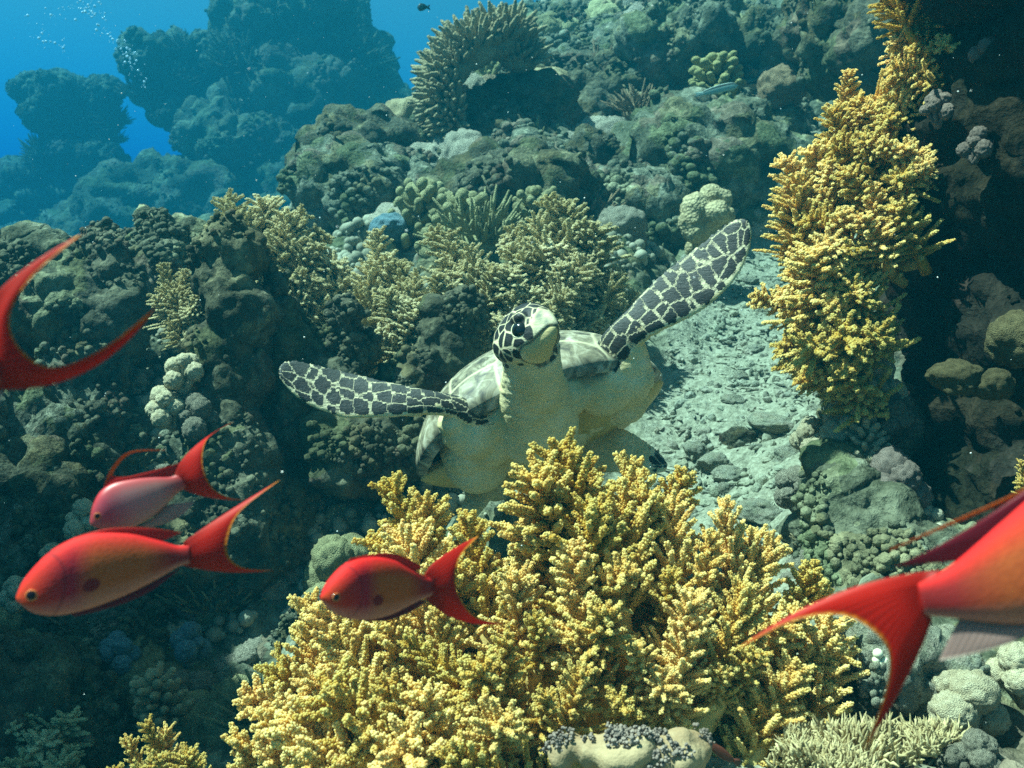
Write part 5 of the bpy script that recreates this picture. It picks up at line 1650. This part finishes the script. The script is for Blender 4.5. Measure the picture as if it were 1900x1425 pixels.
# loose rubble nobody could count
rb = Bag(); rs = np.random.RandomState(9)
sv, sf = ico(2)
nR = 4200
yy = rs.uniform(1.7, 4.6, nR * 3); xx = rs.uniform(0.0, 1.9, nR * 3)
ok = sandy(xx, yy) > rs.uniform(.15, .8, len(xx)); xx, yy = xx[ok][:nR], yy[ok][:nR]
zz = ground(xx, yy)
for x, y, z in zip(xx, yy, zz):
    s = .004 + .015 * rs.rand() ** 4
    q = sv * s * (rs.uniform(.4, 1.3, 3) if rs.rand() < .6 else np.array([rs.uniform(1.6, 3.2), .45, .4]) * .8)
    a = rs.uniform(0, 6.28); ca, sa = math.cos(a), math.sin(a)
    q = np.stack([q[:, 0] * ca - q[:, 1] * sa, q[:, 0] * sa + q[:, 1] * ca, q[:, 2]], 1) * rs.uniform(.85, 1.15, (len(q), 1))
    rb.add(q + np.array([x, y, z + s * .2]), sf)
tag(put('coral_rubble', rb.mesh('coral_rubble', False), M['stone']), kind='stuff')

# --- odd things in the nearest corner
sp = Bag(); rs = np.random.RandomState(4)
for k in range(330):
    a = k * 2.39996 + rs.uniform(-.5, .5); q = math.sqrt((k + .5) / 330) * (1 + .30 * math.sin(3 * a + 1) * ((k / 330) ** .5))
    b0 = np.array([math.cos(a) * q * .13 + rs.uniform(-.01, .01), math.sin(a) * q * .09, .035 * (1 - q * q) + .016 * math.sin(a * 3) * q])
    d = np.array([math.cos(a) * q * .7 + rs.uniform(-.5, .5), math.sin(a) * q * .7 + rs.uniform(-.5, .5), .9]); d /= np.linalg.norm(d)
    l_ = rs.uniform(.008, .032)
    cv_ = rs.uniform(-.8, .8, 3)
    sp.tube([b0 - d * .012, b0 + d * l_ * .5, b0 + (d + cv_ * .5) * l_], [.0042, .0034, .0007], 6)
iv, fi = ico(3); sp.add(iv * np.array([.085, .06, .02]) - np.array([0, 0, .012]), fi)
tag(put('spiky_coral', sp.mesh('spiky_coral'), M['spike'], loc=P(1600, 1395, 1.24)), 'largest cream spiky coral tuft under the lower tail lobe of the biggest fish', 'coral')
so = bpy.data.objects['spiky_coral']; so.scale = (.62, .62, .75)
for lab, px, py, d, z, sc_ in (('small cream spiky coral tuft at the right foot of the yellow coral', 1490, 1400, 1.22, 1.2, .42), ('cream spiky coral tuft nearest the bottom frame edge below the largest spiky tuft', 1570, 1432, 1.16, 2.4, .5), ('small cream spiky coral tuft between the frilly mound and the largest spiky tuft', 1725, 1375, 1.24, 4.0, .45)):
    c = so.copy(); COL.objects.link(c); c.location = P(px, py, d); c.rotation_euler = (.2, -.1, z); c.scale = (sc_,) * 3; tag(c, lab, 'coral')


def closed_coral(label, spots, n, seed):
    """a contracted fleshy coral: a folded cream body set with small dark knobs"""
    rs = np.random.RandomState(seed)
    org = P(*spots[0][:3])
    bg_ = Bag(); iv, fi = ico(4)
    for x, y, d, r in spots:
        bg_.add(iv * r + np.array(P(x, y, d) - org), fi)
    me = remesh(bg_, .005, 4); me.materials.clear(); me.name = 'flesh'
    displace(me, lambda v: fbm(v * 30, 3, seed) * .005)
    me.polygons.foreach_set('use_smooth', np.ones(len(me.polygons), bool))
    root = tag(empty('closed_coral', org), label, 'coral')
    put('flesh', me, M['cream'], root)
    v, nn = verts_np(me), normals_np(me)
    kb = Bag()
    m_ = fbm(v * 26, 2, seed + 3) + (nn[:, 2] * .25)
    pick = np.nonzero(m_ > .26)[0]
    pick = rs.choice(pick, min(n, len(pick)), False)
    C, Rr = [], []
    for i in pick:
        for _ in range(3):
            C.append(v[i] + nn[i] * rs.uniform(.001, .006) + rs.uniform(-.003, .003, 3)); Rr.append(rs.uniform(.0013, .0027))
    kb.balls(C, Rr, 2)
    put('polyps', kb.mesh('polyps'), M['mauve'], root)


closed_coral('cream fleshy closed coral with mauve knobs at the bottom frame edge', [(1100, 1392, 1.13, .022), (1140, 1386, 1.12, .022), (1180, 1396, 1.11, .026), (1060, 1384, 1.14, .016), (1150, 1410, 1.11, .026), (1040, 1400, 1.14, .016)], 210, 1)
closed_coral('cream fleshy closed coral touching the foot of the yellow stalks', [(1260, 1392, 1.12, .024), (1230, 1402, 1.11, .022), (1290, 1384, 1.13, .018), (1270, 1412, 1.11, .024), (1205, 1412, 1.11, .02)], 150, 2)
eg = Bag(); iv, fi = ico(4)
for x, y, r in ((1629, 1213, .0075), (1626, 1225, .006), (1631, 1234, .0075), (1641, 1227, .006)):
    eg.add(iv * r + np.array(P(x, y, 1.36) - P(1632, 1235, 1.36)), fi)
em2, _, eb2, _ = mat('bubble_coral_skin'); eb2.inputs['Base Color'].default_value = (.74, .70, .48, 1); eb2.inputs['Roughness'].default_value = .3
tag(put('bubble_coral', eg.mesh('bubble_coral'), em2, loc=P(1632, 1235, 1.36)), 'tiny white bubble coral beside the tail of the biggest fish', 'coral')

# --- air bubbles rising in the open water
ab = Bag(); rs = np.random.RandomState(5); C = []; Rr = []
for x0, y0, x1, y1, n in ((150, 0, 235, 100, 90), (235, 100, 265, 160, 40), (60, 60, 130, 100, 30), (90, 20, 200, 10, 40), (40, 40, 62, 38, 3)):
    for k in range(n):
        t = rs.rand()
        C.append(np.array(P(x0 + (x1 - x0) * t + rs.normal() * 9, y0 + (y1 - y0) * t + rs.normal() * 9, 7.5 + rs.rand()))); Rr.append(.003 + .010 * rs.rand() ** 3)
ab.balls(C, Rr, 2)
m6, _, b6, _ = mat('air_bubbles'); b6.inputs['Base Color'].default_value = (.8, .9, .95, 1); b6.inputs['Roughness'].default_value = .15
tag(put('air_bubbles', ab.mesh('air_bubbles'), m6), kind='stuff')

# --- specks drifting in the water
ms = Bag(); rs = np.random.RandomState(12)
C = []
Rr = []
for k in range(700):
    d = 0.7 + 5.5 * rs.rand() ** .8
    C.append(np.array(P(rs.uniform(-100, 2000), rs.uniform(-100, 1500), d))); Rr.append((.00035 + .0008 * rs.rand() ** 4) * (.4 + .6 * d))
ms.balls(C, Rr, 2)
m5, _, b5, _ = mat('drifting_specks'); b5.inputs['Base Color'].default_value = (.85, .85, .8, 1)
tag(put('drifting_specks', ms.mesh('drifting_specks'), m5), kind='stuff')
# ------------------------------------------------------------------ water haze
hz = Bag()
cv = np.array([(x, y, z) for z in (-6.5, 6.4) for y in (-20, 130) for x in (-110, 110)], float)
hz.add(cv, q=[(0, 2, 3, 1), (4, 5, 7, 6), (0, 1, 5, 4), (2, 6, 7, 3), (0, 4, 6, 2), (1, 3, 7, 5)])
hm = hz.mesh('haze', False)
mm = bpy.data.materials.new('sea_water_haze'); mm.use_nodes = True
nt = mm.node_tree; nt.nodes.clear()
pv = nt.nodes.new('ShaderNodeVolumePrincipled')
pv.inputs['Color'].default_value = (0.004, 0.070, 0.10, 1)
pv.inputs['Absorption Color'].default_value = (0.0, 0.35, 0.75, 1)
pv.inputs['Density'].default_value = 0.148
pv.inputs['Anisotropy'].default_value = 0.32
oo = nt.nodes.new('ShaderNodeOutputMaterial')
nt.links.new(pv.outputs[0], oo.inputs['Volume'])
tag(put('haze', hm, mm), kind='stuff')
